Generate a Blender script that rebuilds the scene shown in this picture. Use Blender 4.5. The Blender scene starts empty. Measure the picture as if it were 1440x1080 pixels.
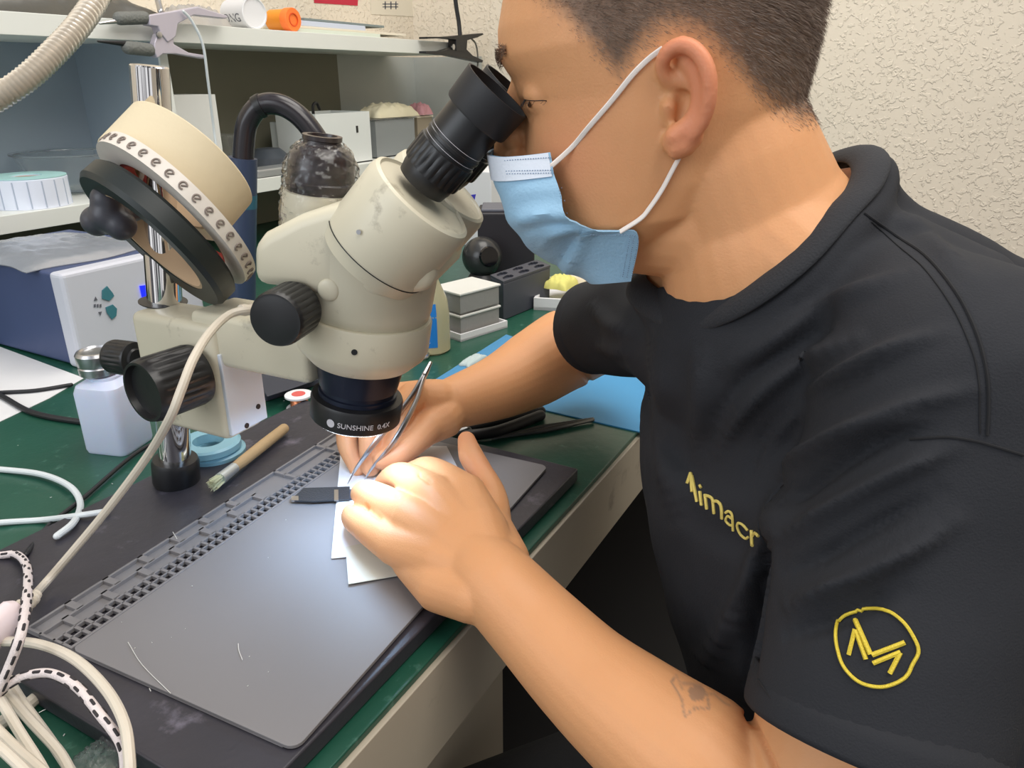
import bpy, bmesh, math, random
import numpy as np
from mathutils import Vector, Matrix
from mathutils.bvhtree import BVHTree

SC = bpy.context.scene
COL = SC.collection
random.seed(7)
RNG = np.random.default_rng(7)

# ------------------------------------------------------------------ camera
FPX = 1060.0                      # focal length for a 1440 px wide frame
YAW = math.radians(28.8)
PITCH = math.atan(430 / 1060.0)
CAM = np.array([0.0, 0.0, 1.136])
RT = np.array([math.sin(YAW), -math.cos(YAW), 0.0])
FW = np.array([math.cos(YAW) * math.cos(PITCH), math.sin(YAW) * math.cos(PITCH), -math.sin(PITCH)])
UP = np.cross(RT, FW)
cd = bpy.data.cameras.new('camera')
cam = bpy.data.objects.new('camera', cd)
COL.objects.link(cam)
cd.sensor_fit = 'HORIZONTAL'
cd.sensor_width = 36.0
cd.lens = FPX / 1440.0 * 36.0
cd.clip_start = 0.01
cam.matrix_world = Matrix(((RT[0], UP[0], -FW[0], CAM[0]), (RT[1], UP[1], -FW[1], CAM[1]), (RT[2], UP[2], -FW[2], CAM[2]), (0, 0, 0, 1)))
SC.camera = cam

# ------------------------------------------------------------------ world, lamps, exposure
SC.view_settings.view_transform = 'Standard'
SC.view_settings.look = 'None'
SC.view_settings.gamma = 1.0
SC.view_settings.exposure = 0.1
SC.view_settings.use_curve_mapping = False
W = bpy.data.worlds.new('world')
SC.world = W
W.use_nodes = True
wn = W.node_tree
wtc = wn.nodes.new('ShaderNodeTexCoord'); wmp = wn.nodes.new('ShaderNodeMapping'); wno = wn.nodes.new('ShaderNodeTexNoise'); wrm = wn.nodes.new('ShaderNodeValToRGB')
wmp.inputs['Scale'].default_value = (1.0, 1.0, 0.3)
wno.inputs['Scale'].default_value = 4.5  # made-up bright and dark patches, added for the chrome to reflect
wno.inputs['Detail'].default_value = 2
wrm.color_ramp.elements[0].position = 0.42; wrm.color_ramp.elements[0].color = (0.08, 0.08, 0.09, 1)
wrm.color_ramp.elements[1].position = 0.56; wrm.color_ramp.elements[1].color = (1.0, 1.02, 1.06, 1)
wn.links.new(wtc.outputs['Generated'], wmp.inputs[0]); wn.links.new(wmp.outputs[0], wno.inputs['Vector'])
wn.links.new(wno.outputs['Fac'], wrm.inputs[0]); wn.links.new(wrm.outputs[0], wn.nodes['Background'].inputs[0])
wn.nodes['Background'].inputs[1].default_value = 0.95

def area_light(name, loc, target, size, power, color, sy=None):
    l = bpy.data.lights.new(name, 'AREA')
    l.energy = power
    l.color = color
    l.shape = 'RECTANGLE'
    l.size = size
    l.size_y = sy or size
    o = bpy.data.objects.new(name, l)
    COL.objects.link(o)
    o.location = loc
    d = Vector(target) - Vector(loc)
    o.rotation_euler = d.to_track_quat('-Z', 'Y').to_euler()
    return o
area_light('ceiling_panel_light', (0.3, -0.5, 2.6), (0.5, 0.1, 0.8), 1.3, 27, (1.0, 0.95, 0.88))
area_light('window_light', (-1.6, 1.0, 1.9), (0.6, 0.5, 0.9), 1.4, 18, (0.86, 0.93, 1.0))
area_light('rear_ceiling_light', (1.3, 0.6, 2.6), (1.5, 0.8, 0.8), 1.0, 17, (1.0, 0.95, 0.88))

# ------------------------------------------------------------------ maths helpers
def A(*v): return np.array(v, float)
def ray(x, y): return FW + RT * (x - 720) / FPX + UP * (540 - y) / FPX
def P(x, y, d): return CAM + d * ray(x, y)
def Z(x, y, z):
    r = ray(x, y)
    return CAM + r * (z - CAM[2]) / r[2]
def PY(x, y, yy):
    r = ray(x, y)
    return CAM + r * (yy - CAM[1]) / r[1]
def proj(p):
    v = np.asarray(p, float) - CAM
    d = v @ FW
    return 720 + FPX * (v @ RT) / d, 540 - FPX * (v @ UP) / d, d
def height_at(x, y, ypx):
    lo, hi = 0.0, 2.5
    for _ in range(40):
        m = (lo + hi) / 2
        if proj((x, y, m))[1] > ypx: lo = m
        else: hi = m
    return lo
def unit(v):
    v = np.asarray(v, float)
    return v / (np.linalg.norm(v) + 1e-12)
def S(r, g, b):
    def f(c):
        c /= 255.0
        return c / 12.92 if c < 0.04045 else ((c + 0.055) / 1.055) ** 2.4
    return (f(r), f(g), f(b), 1.0)
def spline(pts, n=8, closed=False):
    pts = [np.asarray(p, float) for p in pts]
    N = len(pts)
    out = []
    rng = N if closed else N - 1
    for i in range(rng):
        if closed: p0, p1, p2, p3 = pts[(i - 1) % N], pts[i], pts[(i + 1) % N], pts[(i + 2) % N]
        else:
            p1, p2 = pts[i], pts[i + 1]
            p0 = pts[i - 1] if i > 0 else 2 * p1 - p2
            p3 = pts[i + 2] if i + 2 < N else 2 * p2 - p1
        for k in range(n):
            t = k / n
            out.append(0.5 * ((2 * p1) + (-p0 + p2) * t + (2 * p0 - 5 * p1 + 4 * p2 - p3) * t * t + (-p0 + 3 * p1 - 3 * p2 + p3) * t ** 3))
    if not closed: out.append(pts[-1])
    return out

# ------------------------------------------------------------------ materials
MATS = {}
def mat(name, col, rough=0.5, metal=0.0, var=0.0, vscale=20.0, bump=0.0, bscale=200.0, spec=None, trans=0.0, emit=None, estr=0.0, sss=0.0, alpha=1.0, ior=None, dirt=None, dirt_amt=0.0, dscale=30.0, coat=0.0, stretch=None):
    if name in MATS: return MATS[name]
    m = bpy.data.materials.new(name)
    m.use_nodes = True
    nt = m.node_tree
    b = nt.nodes['Principled BSDF']
    b.inputs['Base Color'].default_value = col
    b.inputs['Roughness'].default_value = rough
    b.inputs['Metallic'].default_value = metal
    if spec is not None: b.inputs['Specular IOR Level'].default_value = spec
    if trans: b.inputs['Transmission Weight'].default_value = trans
    if ior: b.inputs['IOR'].default_value = ior
    if coat: b.inputs['Coat Weight'].default_value = coat
    if emit:
        b.inputs['Emission Color'].default_value = emit
        b.inputs['Emission Strength'].default_value = estr
    if sss:
        b.inputs['Subsurface Weight'].default_value = sss
        b.inputs['Subsurface Radius'].default_value = (0.012, 0.005, 0.003)
        b.inputs['Subsurface Scale'].default_value = 1.0
    b.inputs['Alpha'].default_value = alpha
    tc = nt.nodes.new('ShaderNodeTexCoord')
    src = tc.outputs['Object']
    if stretch:
        mp = nt.nodes.new('ShaderNodeMapping')
        mp.inputs['Scale'].default_value = stretch
        nt.links.new(src, mp.inputs[0])
        src = mp.outputs[0]
    last = None
    if var or dirt:
        n = nt.nodes.new('ShaderNodeTexNoise')
        n.inputs['Scale'].default_value = vscale
        n.inputs['Detail'].default_value = 5
        nt.links.new(src, n.inputs['Vector'])
        mx = nt.nodes.new('ShaderNodeMix')
        mx.data_type = 'RGBA'
        mx.inputs['A'].default_value = tuple(c * (1 - var) for c in col[:3]) + (1,)
        mx.inputs['B'].default_value = tuple(min(1, c * (1 + var)) for c in col[:3]) + (1,)
        nt.links.new(n.outputs['Fac'], mx.inputs['Factor'])
        last = mx.outputs['Result']
        if dirt:
            n2 = nt.nodes.new('ShaderNodeTexNoise')
            n2.inputs['Scale'].default_value = dscale
            n2.inputs['Detail'].default_value = 8
            n2.inputs['Roughness'].default_value = 0.65
            nt.links.new(src, n2.inputs['Vector'])
            cr = nt.nodes.new('ShaderNodeValToRGB')
            cr.color_ramp.elements[0].position = 0.60
            cr.color_ramp.elements[0].color = (0, 0, 0, 1)
            cr.color_ramp.elements[1].position = 0.72
            cr.color_ramp.elements[1].color = (dirt_amt,) * 3 + (1,)
            nt.links.new(n2.outputs['Fac'], cr.inputs[0])
            m2 = nt.nodes.new('ShaderNodeMix')
            m2.data_type = 'RGBA'
            nt.links.new(cr.outputs[0], m2.inputs['Factor'])
            nt.links.new(last, m2.inputs['A'])
            m2.inputs['B'].default_value = dirt
            last = m2.outputs['Result']
        nt.links.new(last, b.inputs['Base Color'])
    if bump:
        n3 = nt.nodes.new('ShaderNodeTexNoise')
        n3.inputs['Scale'].default_value = bscale
        n3.inputs['Detail'].default_value = 4
        nt.links.new(src, n3.inputs['Vector'])
        bp = nt.nodes.new('ShaderNodeBump')
        bp.inputs['Strength'].default_value = bump
        bp.inputs['Distance'].default_value = 0.002
        nt.links.new(n3.outputs['Fac'], bp.inputs['Height'])
        nt.links.new(bp.outputs[0], b.inputs['Normal'])
    MATS[name] = m
    return m

# ------------------------------------------------------------------ mesh helpers
class MB:
    def __init__(s): s.v = []; s.f = []; s.n = 0
    def add(s, v, f):
        v = np.asarray(v, float).reshape(-1, 3)
        s.v.append(v)
        s.f += [tuple(i + s.n for i in q) for q in f]
        s.n += len(v)
        return s
    def box(s, c, size, R=None, bev=0.0):
        c = np.asarray(c, float)
        h = np.asarray(size, float) / 2
        R = np.eye(3) if R is None else np.asarray(R, float)
        if bev <= 0:
            v = [c + R @ (h * A(a, b, d)) for a in (-1, 1) for b in (-1, 1) for d in (-1, 1)]
            return s.add(v, [(0, 1, 3, 2), (4, 6, 7, 5), (0, 4, 5, 1), (2, 3, 7, 6), (0, 2, 6, 4), (1, 5, 7, 3)])
        bm = bmesh.new()
        bmesh.ops.create_cube(bm, size=1.0)
        for q in bm.verts: q.co = Vector((q.co.x * 2 * h[0], q.co.y * 2 * h[1], q.co.z * 2 * h[2]))
        bmesh.ops.bevel(bm, geom=bm.edges[:], offset=min(bev, min(h) * 0.95), segments=3, profile=0.5, affect='EDGES')
        bm.verts.index_update()
        v = [c + R @ np.array(q.co) for q in bm.verts]
        f = [tuple(q.index for q in fc.verts) for fc in bm.faces]
        bm.free()
        return s.add(v, f)
    def tube(s, pts, rad, n=14, caps=True, closed=False, ref=None, aspect=None, round_end=(False, False)):
        pts = np.array(pts, float)
        m = len(pts)
        rad = np.full(m, rad, float) if np.isscalar(rad) else np.asarray(rad, float)
        asp = np.ones(m) if aspect is None else (np.full(m, aspect, float) if np.isscalar(aspect) else np.asarray(aspect, float))
        T = np.zeros_like(pts)
        for i in range(m):
            a_, b_ = (pts[(i - 1) % m], pts[(i + 1) % m]) if closed else (pts[max(i - 1, 0)], pts[min(i + 1, m - 1)])
            T[i] = unit(b_ - a_)
        N0 = np.asarray(ref, float) if ref is not None else (A(0, 0, 1) if abs(T[0][2]) < 0.9 else A(1, 0, 0))
        rings = []
        N = unit(N0 - T[0] * (N0 @ T[0]))
        for i in range(m):
            N = (np.asarray(ref, float) if ref is not None else N)
            N = unit(N - T[i] * (N @ T[i]))
            B = np.cross(T[i], N)
            rings.append((pts[i], T[i], N, B, rad[i], asp[i]))
        if round_end[0] and not closed:
            p, t, N, B, r, a_ = rings[0]
            ex = [(p - t * r * math.sin(q), t, N, B, r * max(math.cos(q), 0.03), a_) for q in (1.5, 1.25, 0.95, 0.6, 0.3)]
            rings = ex + rings
        if round_end[1] and not closed:
            p, t, N, B, r, a_ = rings[-1]
            rings += [(p + t * r * math.sin(q), t, N, B, r * max(math.cos(q), 0.03), a_) for q in (0.3, 0.6, 0.95, 1.25, 1.5)]
        V = []
        for p, t, N, B, r, a_ in rings:
            for k in range(n):
                q = 2 * math.pi * k / n
                V.append(p + N * (math.cos(q) * r) + B * (math.sin(q) * r * a_))
        K = len(rings)
        Fc = []
        for i in range(K if closed else K - 1):
            j = (i + 1) % K
            for k in range(n):
                l = (k + 1) % n
                Fc.append((i * n + k, i * n + l, j * n + l, j * n + k))
        if caps and not closed:
            Fc.append(tuple(range(n - 1, -1, -1)))
            Fc.append(tuple((K - 1) * n + k for k in range(n)))
        return s.add(V, Fc)
    def lathe(s, prof, o, ax, n=40, ref=None, a0=0.0, mod=None, caps=True):
        """prof: list of (r, h) along axis ax from o"""
        ax = unit(ax)
        r0 = A(0, 0, 1) if abs(ax[2]) < 0.9 else A(1, 0, 0)
        if ref is not None: r0 = np.asarray(ref, float)
        N = unit(r0 - ax * (r0 @ ax))
        B = np.cross(ax, N)
        V = []
        for r, h in prof:
            for k in range(n):
                q = a0 + 2 * math.pi * k / n
                rr = r if mod is None else r + mod(k, n, r, h)
                V.append(np.asarray(o) + ax * h + (N * math.cos(q) + B * math.sin(q)) * rr)
        K = len(prof)
        Fc = []
        for i in range(K - 1):
            for k in range(n):
                l = (k + 1) % n
                Fc.append((i * n + k, i * n + l, (i + 1) * n + l, (i + 1) * n + k))
        if caps:
            Fc.append(tuple(range(n - 1, -1, -1)))
            Fc.append(tuple((K - 1) * n + k for k in range(n)))
        return s.add(V, Fc)
    def ring(s, prof, o, ax, n=48, ref=None):
        """closed profile revolved (r,h) -> torus-like solid"""
        k0 = s.n
        s.lathe(list(prof) + [prof[0]], o, ax, n, ref, caps=False)
        return s
    def prism(s, pts, d):
        """closed 3-D polygon pts extruded by vector d"""
        pts = [np.asarray(p, float) for p in pts]
        n = len(pts)
        V = pts + [p + np.asarray(d, float) for p in pts]
        Fc = [tuple(range(n - 1, -1, -1)), tuple(range(n, 2 * n))]
        for k in range(n):
            l = (k + 1) % n
            Fc.append((k, l, n + l, n + k))
        return s.add(V, Fc)
    def ball(s, c, r, R=None, n=20, m=14):
        c = np.asarray(c, float)
        r = np.full(3, r, float) if np.isscalar(r) else np.asarray(r, float)
        R = np.eye(3) if R is None else np.asarray(R, float)
        V = []
        for i in range(m + 1):
            th = math.pi * (0.02 + 0.96 * i / m)
            for k in range(n):
                q = 2 * math.pi * k / n
                V.append(c + R @ (r * A(math.sin(th) * math.cos(q), math.sin(th) * math.sin(q), math.cos(th))))
        Fc = []
        for i in range(m):
            for k in range(n):
                l = (k + 1) % n
                Fc.append((i * n + k, (i + 1) * n + k, (i + 1) * n + l, i * n + l))
        Fc.append(tuple(range(n)))
        Fc.append(tuple(m * n + k for k in range(n - 1, -1, -1)))
        return s.add(V, Fc)
    def strip(s, rows):
        """grid of 3-D points"""
        m, n = len(rows), len(rows[0])
        V = [p for r in rows for p in r]
        return s.add(V, [(i * n + k, i * n + k + 1, (i + 1) * n + k + 1, (i + 1) * n + k) for i in range(m - 1) for k in range(n - 1)])
    def mesh(s, name):
        me = bpy.data.meshes.new(name)
        v = np.concatenate(s.v) if s.v else np.zeros((0, 3))
        me.from_pydata(v.tolist(), [], s.f)
        me.update()
        return me
    def build(s, name, m=None, parent=None, smooth=True, solid=0.0, bev=0.0, sub=0, angle=35, recalc=True, offset=-1):
        me = s.mesh(name)
        if recalc:
            bm = bmesh.new(); bm.from_mesh(me)
            bmesh.ops.recalc_face_normals(bm, faces=bm.faces)
            bm.to_mesh(me); bm.free()
        o = bpy.data.objects.new(name, me)
        COL.objects.link(o)
        return finish(o, m, parent, smooth, solid, bev, sub, angle, offset)
def finish(o, m=None, parent=None, smooth=True, solid=0.0, bev=0.0, sub=0, angle=35, offset=-1):
    me = o.data
    if m: me.materials.append(m)
    if solid:
        md = o.modifiers.new('s', 'SOLIDIFY'); md.thickness = solid; md.offset = offset
    if bev:
        md = o.modifiers.new('b', 'BEVEL'); md.width = bev; md.segments = 3; md.limit_method = 'ANGLE'; md.angle_limit = math.radians(40)
    if sub:
        md = o.modifiers.new('u', 'SUBSURF'); md.levels = sub; md.render_levels = sub
    if solid or bev or sub: me = bake(o)
    if smooth:
        me.shade_smooth()
        try: me.set_sharp_from_angle(angle=math.radians(angle))
        except Exception: pass
    if parent: adopt(o, parent)
    return o
def bake(o):
    """apply modifiers"""
    dg = bpy.context.evaluated_depsgraph_get()
    dg.update()
    me = bpy.data.meshes.new_from_object(o.evaluated_get(dg))
    o.modifiers.clear()
    o.data = me
    return me
def adopt(o, parent):
    o.parent = parent
    bpy.context.view_layer.update()
    o.matrix_parent_inverse = parent.matrix_world.inverted()
    return o
def thing(name, loc, label, cat, group=None):
    o = bpy.data.objects.new(name, None)
    COL.objects.link(o)
    o.empty_display_size = 0.02
    o.location = Vector(tuple(loc))
    bpy.context.view_layer.update()
    return tag(o, label, cat, group)
def tag(o, label, cat, group=None, kind=None):
    o['label'] = label
    o['category'] = cat
    if group: o['group'] = group
    if kind: o['kind'] = kind
    return o
def struct(o):
    o['kind'] = 'structure'
    return o
def fuse(mb, name, voxel, iters=6, factor=0.5):
    o = bpy.data.objects.new(name, mb.mesh(name))
    COL.objects.link(o)
    bm = bmesh.new(); bm.from_mesh(o.data)
    bmesh.ops.recalc_face_normals(bm, faces=bm.faces)
    bm.to_mesh(o.data); bm.free()
    md = o.modifiers.new('r', 'REMESH'); md.mode = 'VOXEL'; md.voxel_size = voxel
    md2 = o.modifiers.new('s', 'SMOOTH'); md2.factor = factor; md2.iterations = iters
    bake(o)
    return o
def verts_of(me):
    v = np.empty(len(me.vertices) * 3); me.vertices.foreach_get('co', v)
    return v.reshape(-1, 3)
def normals_of(me):
    v = np.empty(len(me.vertices) * 3); me.vertices.foreach_get('normal', v)
    return v.reshape(-1, 3)
def set_verts(me, v):
    me.vertices.foreach_set('co', np.ascontiguousarray(v, dtype=float).ravel()); me.update()
def projN(v):
    w = v - CAM
    d = w @ FW
    return np.stack([720 + FPX * (w @ RT) / d, 540 - FPX * (w @ UP) / d], 1), d
def bvh(o):
    me = o.data
    return BVHTree.FromPolygons([tuple(v.co) for v in me.vertices], [tuple(p.vertices) for p in me.polygons])
def hit(tree, x, y, off=0.0):
    r = unit(ray(x, y))
    loc, nor, i, d = tree.ray_cast(Vector(CAM), Vector(r))
    if loc is None: return None
    n = np.array(nor)
    if n @ r > 0: n = -n
    return np.array(loc) + n * off
def stroke(mb, tree, px, r, n=4, off=0.0003, seg=6, closed=False, sub=8):
    pts = spline([A(x, y, 0) for x, y in px], sub, closed) if len(px) > 2 else [A(px[0][0] + (px[1][0] - px[0][0]) * t, px[0][1] + (px[1][1] - px[0][1]) * t, 0) for t in np.linspace(0, 1, sub + 1)]
    q = [hit(tree, p[0], p[1], off) for p in pts]
    q = [p for p in q if p is not None]
    if len(q) > 1: mb.tube(q, r, seg, closed=closed)
def fit_text(body, size, depth=0.0002):
    c = bpy.data.curves.new('t', 'FONT')
    c.body = body; c.size = size; c.extrude = depth; c.align_x = 'CENTER'; c.align_y = 'CENTER'
    o = bpy.data.objects.new('t', c); COL.objects.link(o)
    dg = bpy.context.evaluated_depsgraph_get(); dg.update()
    me = bpy.data.meshes.new_from_object(o.evaluated_get(dg))
    v = verts_of(me).copy(); f = [tuple(p.vertices) for p in me.polygons]
    bpy.data.objects.remove(o)
    return v, f
def rotz(a):
    c, s = math.cos(a), math.sin(a)
    return np.array([[c, -s, 0], [s, c, 0], [0, 0, 1.0]])
def basis(x, y, z): return np.stack([unit(x), unit(y), unit(z)], 1)
# ================================================================== ROOM
M_wall = mat('plaster', S(226, 215, 197), 0.9, var=0.05, vscale=3, bump=0.0)
nt = M_wall.node_tree
tcn = nt.nodes.new('ShaderNodeTexCoord')
vor = nt.nodes.new('ShaderNodeTexNoise'); vor.inputs['Scale'].default_value = 75; vor.inputs['Detail'].default_value = 3; vor.inputs['Distortion'].default_value = 0.5
rmp = nt.nodes.new('ShaderNodeValToRGB'); rmp.color_ramp.elements[0].position = 0.53; rmp.color_ramp.elements[1].position = 0.62
bmp = nt.nodes.new('ShaderNodeBump'); bmp.inputs['Strength'].default_value = 0.55; bmp.inputs['Distance'].default_value = 0.004
nt.links.new(tcn.outputs['Object'], vor.inputs['Vector']); nt.links.new(vor.outputs['Fac'], rmp.inputs[0]); nt.links.new(rmp.outputs[0], bmp.inputs['Height'])
nt.links.new(bmp.outputs[0], nt.nodes['Principled BSDF'].inputs['Normal'])
YW, XE = 1.68, 2.35
struct(MB().box((0.6, YW + 0.05, 1.35), (3.6, 0.1, 2.7)).build('wall_back', M_wall, smooth=False))
struct(MB().box((XE + 0.05, -0.2, 1.35), (0.1, 4.0, 2.7)).build('wall_end', M_wall, smooth=False))
struct(MB().box((0.6, -2.25, 1.35), (3.6, 0.1, 2.7)).build('wall_front', M_wall, smooth=False))
M_floor = mat('dark floor', S(22, 21, 22), 0.6, var=0.2, vscale=8)  # near-black base colour carries the deep shade beneath the bench
struct(MB().box((0.6, -0.2, -0.05), (3.7, 4.0, 0.1)).build('floor', M_floor, smooth=False))

# ================================================================== WORKBENCH
M_green = mat('green bench mat', S(30, 78, 62), 0.32, var=0.25, vscale=6, bump=0.15, bscale=90, dirt=S(95, 140, 125), dirt_amt=0.5, dscale=55)
M_edge = mat('worn cream laminate', S(176, 166, 148), 0.5, var=0.12, vscale=5, dirt=S(110, 98, 84), dirt_amt=0.6, dscale=14, bump=0.1, bscale=60)
M_white = mat('white board', S(226, 228, 222), 0.5, var=0.03, vscale=8)
bench = thing('workbench', (1.0, 0.9, 0), 'long workbench with a green rubber top and a worn cream front edge', 'workbench')
EY = 0.254
MB().box((1.035, (EY + YW) / 2 , 0.747), (2.6, YW - EY - .006, 0.006)).build('green_top', M_green, bench, False, bev=0.001)
MB().box((1.035, (EY + 0.006 + YW) / 2, 0.704), (2.6, YW - EY - 0.014, 0.080)).build('board', M_edge, bench, False)
MB().box((1.035, EY + 0.003, 0.703), (2.6, 0.008, 0.082)).build('edge_band', M_edge, bench, False, bev=0.0008)
e = Z(707, 940, 0.66)
MB().box((0.16, 0.80, 0.332), (0.03, 1.06, 0.664)).build('side_panel', M_edge, bench, False)
lx = (PY(707, 1000, EY + 0.03))[0]
MB().box((lx - 0.22, EY + 0.04, 0.332), (0.44, 0.02, 0.664)).build('front_panel', M_edge, bench, False)
MB().box((1.05, 1.0, 0.332), (2.5, 0.02, 0.664)).build('shade_panel', mat('under-bench shade', S(24, 24, 26), 0.8), bench, False)  # added near-black panel, stands in for the shade under the bench
MB().box((2.2, 0.9, 0.332), (0.04, 1.2, 0.664)).build('side_panel', M_edge, bench, False)

# ================================================================== SHELVES
SY = 1.40
shelf = thing('wall_shelf', (1.2, 1.54, 0.9), 'white two-board shelf unit standing along the back of the green bench', 'shelf')
def zfront(px, ypx): 
    p = PY(px, ypx, SY); return p[2]
z_up_t, z_up_b = zfront(300, 36), zfront(300, 62)
z_lo_t, z_lo_b = zfront(30, 300), zfront(30, 326)
xr_up = PY(640, 75, SY)[0]
xr_lo = xr_up
MB().box(((0.2 + xr_up) / 2, (SY + YW) / 2, (z_up_t + z_up_b) / 2), (xr_up - 0.2, YW - SY, z_up_t - z_up_b)).build('upper_board', M_white, shelf, False, bev=0.001)
MB().box(((0.2 + xr_lo) / 2, (SY + YW) / 2, (z_lo_t + z_lo_b) / 2), (xr_lo - 0.2, YW - SY, z_lo_t - z_lo_b)).build('lower_board', M_white, shelf, False, bev=0.001)
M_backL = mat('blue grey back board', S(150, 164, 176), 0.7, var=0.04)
M_backM = mat('olive grey back board', S(118, 116, 100), 0.7, var=0.04)
xd = PY(237, 120, SY)[0]
MB().box((xd, (SY + YW) / 2 + 0.002, (z_up_b + z_lo_t) / 2), (0.018, YW - SY - 0.006, z_up_b - z_lo_t)).build('divider', M_backL, shelf, False)  # side faces painted with their blue-grey shading, front edge left white
MB().box((xd, SY + .004, (z_up_b + z_lo_t) / 2), (0.0184, .006, z_up_b - z_lo_t)).build('divider_edge', M_white, shelf, False)
M_backR = mat('pale grey back board', S(176, 180, 176), 0.7, var=0.04)
xm = PY(478, 120, YW - 0.01)[0]
MB().box(((0.2 + xd) / 2, YW - 0.004, (z_up_b + z_lo_t) / 2), (xd - 0.2, 0.006, z_up_b - z_lo_t)).build('back_board', M_backL, shelf, False)
MB().box(((xm + xd) / 2, YW - 0.004, (z_up_b + z_lo_t) / 2), (xm - xd, 0.006, z_up_b - z_lo_t)).build('back_board', M_backM, shelf, False)
MB().box(((xm + XE - .012) / 2, YW - 0.004, (z_up_b + z_lo_t) / 2), (XE - .012 - xm, 0.006, z_up_b - z_lo_t)).build('back_board', M_backR, shelf, False)
MB().box((XE - .008, (SY + YW) / 2, (z_up_b + z_lo_t) / 2), (0.010, YW - SY - .01, z_up_b - z_lo_t)).build('end_board', M_backR, shelf, False)
for xx in (0.215, xd, xr_lo - 0.01):
    MB().box((xx, (SY + YW) / 2 + 0.02, (z_lo_b + 0.751) / 2), (0.018, YW - SY - 0.05, z_lo_b - 0.751)).build('upright', M_white, shelf, False)
MB().box(((0.2 + xr_up) / 2, YW - 0.004, (z_lo_b + 0.751) / 2), (xr_up - 0.2, 0.006, z_lo_b - 0.751)).build('back_board', M_backM, shelf, False)
# ================================================================== MICROSCOPE
FH = A(math.cos(YAW), math.sin(YAW), 0)
HY = math.radians(9)
HS = math.cos(HY) * RT - math.sin(HY) * FH        # horizontal, from microscope toward the person
HL = -(math.sin(HY) * RT + math.cos(HY) * FH)     # lateral, toward the camera side
HO = P(955, 150, .425) - HL * .072
UZ = A(0, 0, 1)
def M(x, y, lat=0.0):
    r = ray(x, y)
    t = ((HO + HL * lat - CAM) @ HL) / (r @ HL)
    return CAM + t * r
M_cream = mat('aged cream enamel', S(203, 196, 174), 0.38, var=0.06, vscale=14, dirt=S(128, 118, 98), dirt_amt=0.65, dscale=38)
M_blk = mat('black plastic', S(26, 26, 28), 0.38, var=0.1)
M_rub = mat('black rubber', S(34, 34, 37), 0.55, var=0.1)
M_chrome = mat('chrome', S(225, 222, 220), 0.06, metal=1.0)
M_steel = mat('brushed steel', S(190, 190, 192), 0.28, metal=1.0)
M_pad = mat('black base board', S(52, 50, 57), 0.42, var=0.35, vscale=14, dirt=S(128, 122, 136), dirt_amt=0.6, dscale=22, bump=0.2, bscale=120)
scope = thing('stereo_microscope', (0.416, 0.609, 0.75), 'cream stereo microscope with black eyepieces on a chrome pole and black base board', 'microscope')
ZB = 0.765
MB().box((0.408, 0.456, 0.758), (0.448, 0.372, 0.014)).build('base_board', M_pad, scope, False, bev=0.0015)
PB = A(0.416, 0.609, ZB)
PT = P(210, 92, .60)
PD = unit(PT - PB)
def pole_at(z): return PB + PD * ((z - PB[2]) / PD[2])
MB().lathe([(.0148, 0), (.0148, np.linalg.norm(PT - PB) - .001), (.0138, np.linalg.norm(PT - PB))], PB, PD, 40).build('pole', M_chrome, scope)
MB().lathe([(.021, -.001), (.022, .002), (.022, .022), (.0205, .026), (.0155, .0265)], PB, PD, 40).build('pole_collar', M_blk, scope)
# objective axis
X0 = M(500, 586)
X1 = M(516, 420)
AX = unit(X1 - X0)
def sc(h): return X0 + AX * h
MB().lathe([(.027, .001), (.034, 0), (.0362, .002), (.0368, .018), (.0358, .0205), (.030, .0215)], X0, AX, 64).build('ring_light', M_blk, scope)
MB().lathe([(.026, .0205), (.0312, .0215), (.0312, .025), (.0295, .0255), (.0295, .029), (.031, .0295), (.0345, .050), (.035, .056)], X0, AX, 64).build('objective_lens', mat('blue black anodised', S(38, 44, 62), 0.3, metal=0.5), scope)
M_led = mat('white led ring', S(255, 255, 255), 0.5, emit=(0.85, 0.92, 1, 1), estr=8)
MB().ring([(.0275, -.0004), (.0335, -.0004), (.0335, .0008), (.0275, .0008)], X0, AX).build('led_ring', M_led, scope, False)
MB().lathe([(.0001, .004), (.0268, .004), (.027, .0045), (.0001, .0045)], X0, AX, 48, caps=False).build('front_glass', mat('lens glass', S(30, 40, 60), 0.05, metal=0.6), scope)
v, f = fit_text('SUNSHINE  0.4X', 0.0060)
me_ = MB(); q0 = None
tocam = unit(CAM - X0); tc_ = unit(tocam - AX * (tocam @ AX)); side_ = np.cross(AX, tc_)
def wrap(v, h0, ang0, r):
    out = []
    for p in v:
        an_ = ang0 + p[0] / r
        d_ = tc_ * math.cos(an_) + side_ * math.sin(an_)
        out.append(sc(h0 + p[1]) + d_ * (r + .0002 + p[2]))
    return out
M_print = mat('light grey print', S(196, 194, 200), 0.5)
me_.add(wrap(v, .009, .22, .0368), f)
dots = [(.0034 * math.cos(t), .0034 * math.sin(t), 0) for t in np.linspace(0, 2 * math.pi, 20, False)]
me_.add(wrap(dots, .009, -.52, .0368), [tuple(range(20))])
me_.build('ring_lettering', M_print, scope, False)
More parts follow.
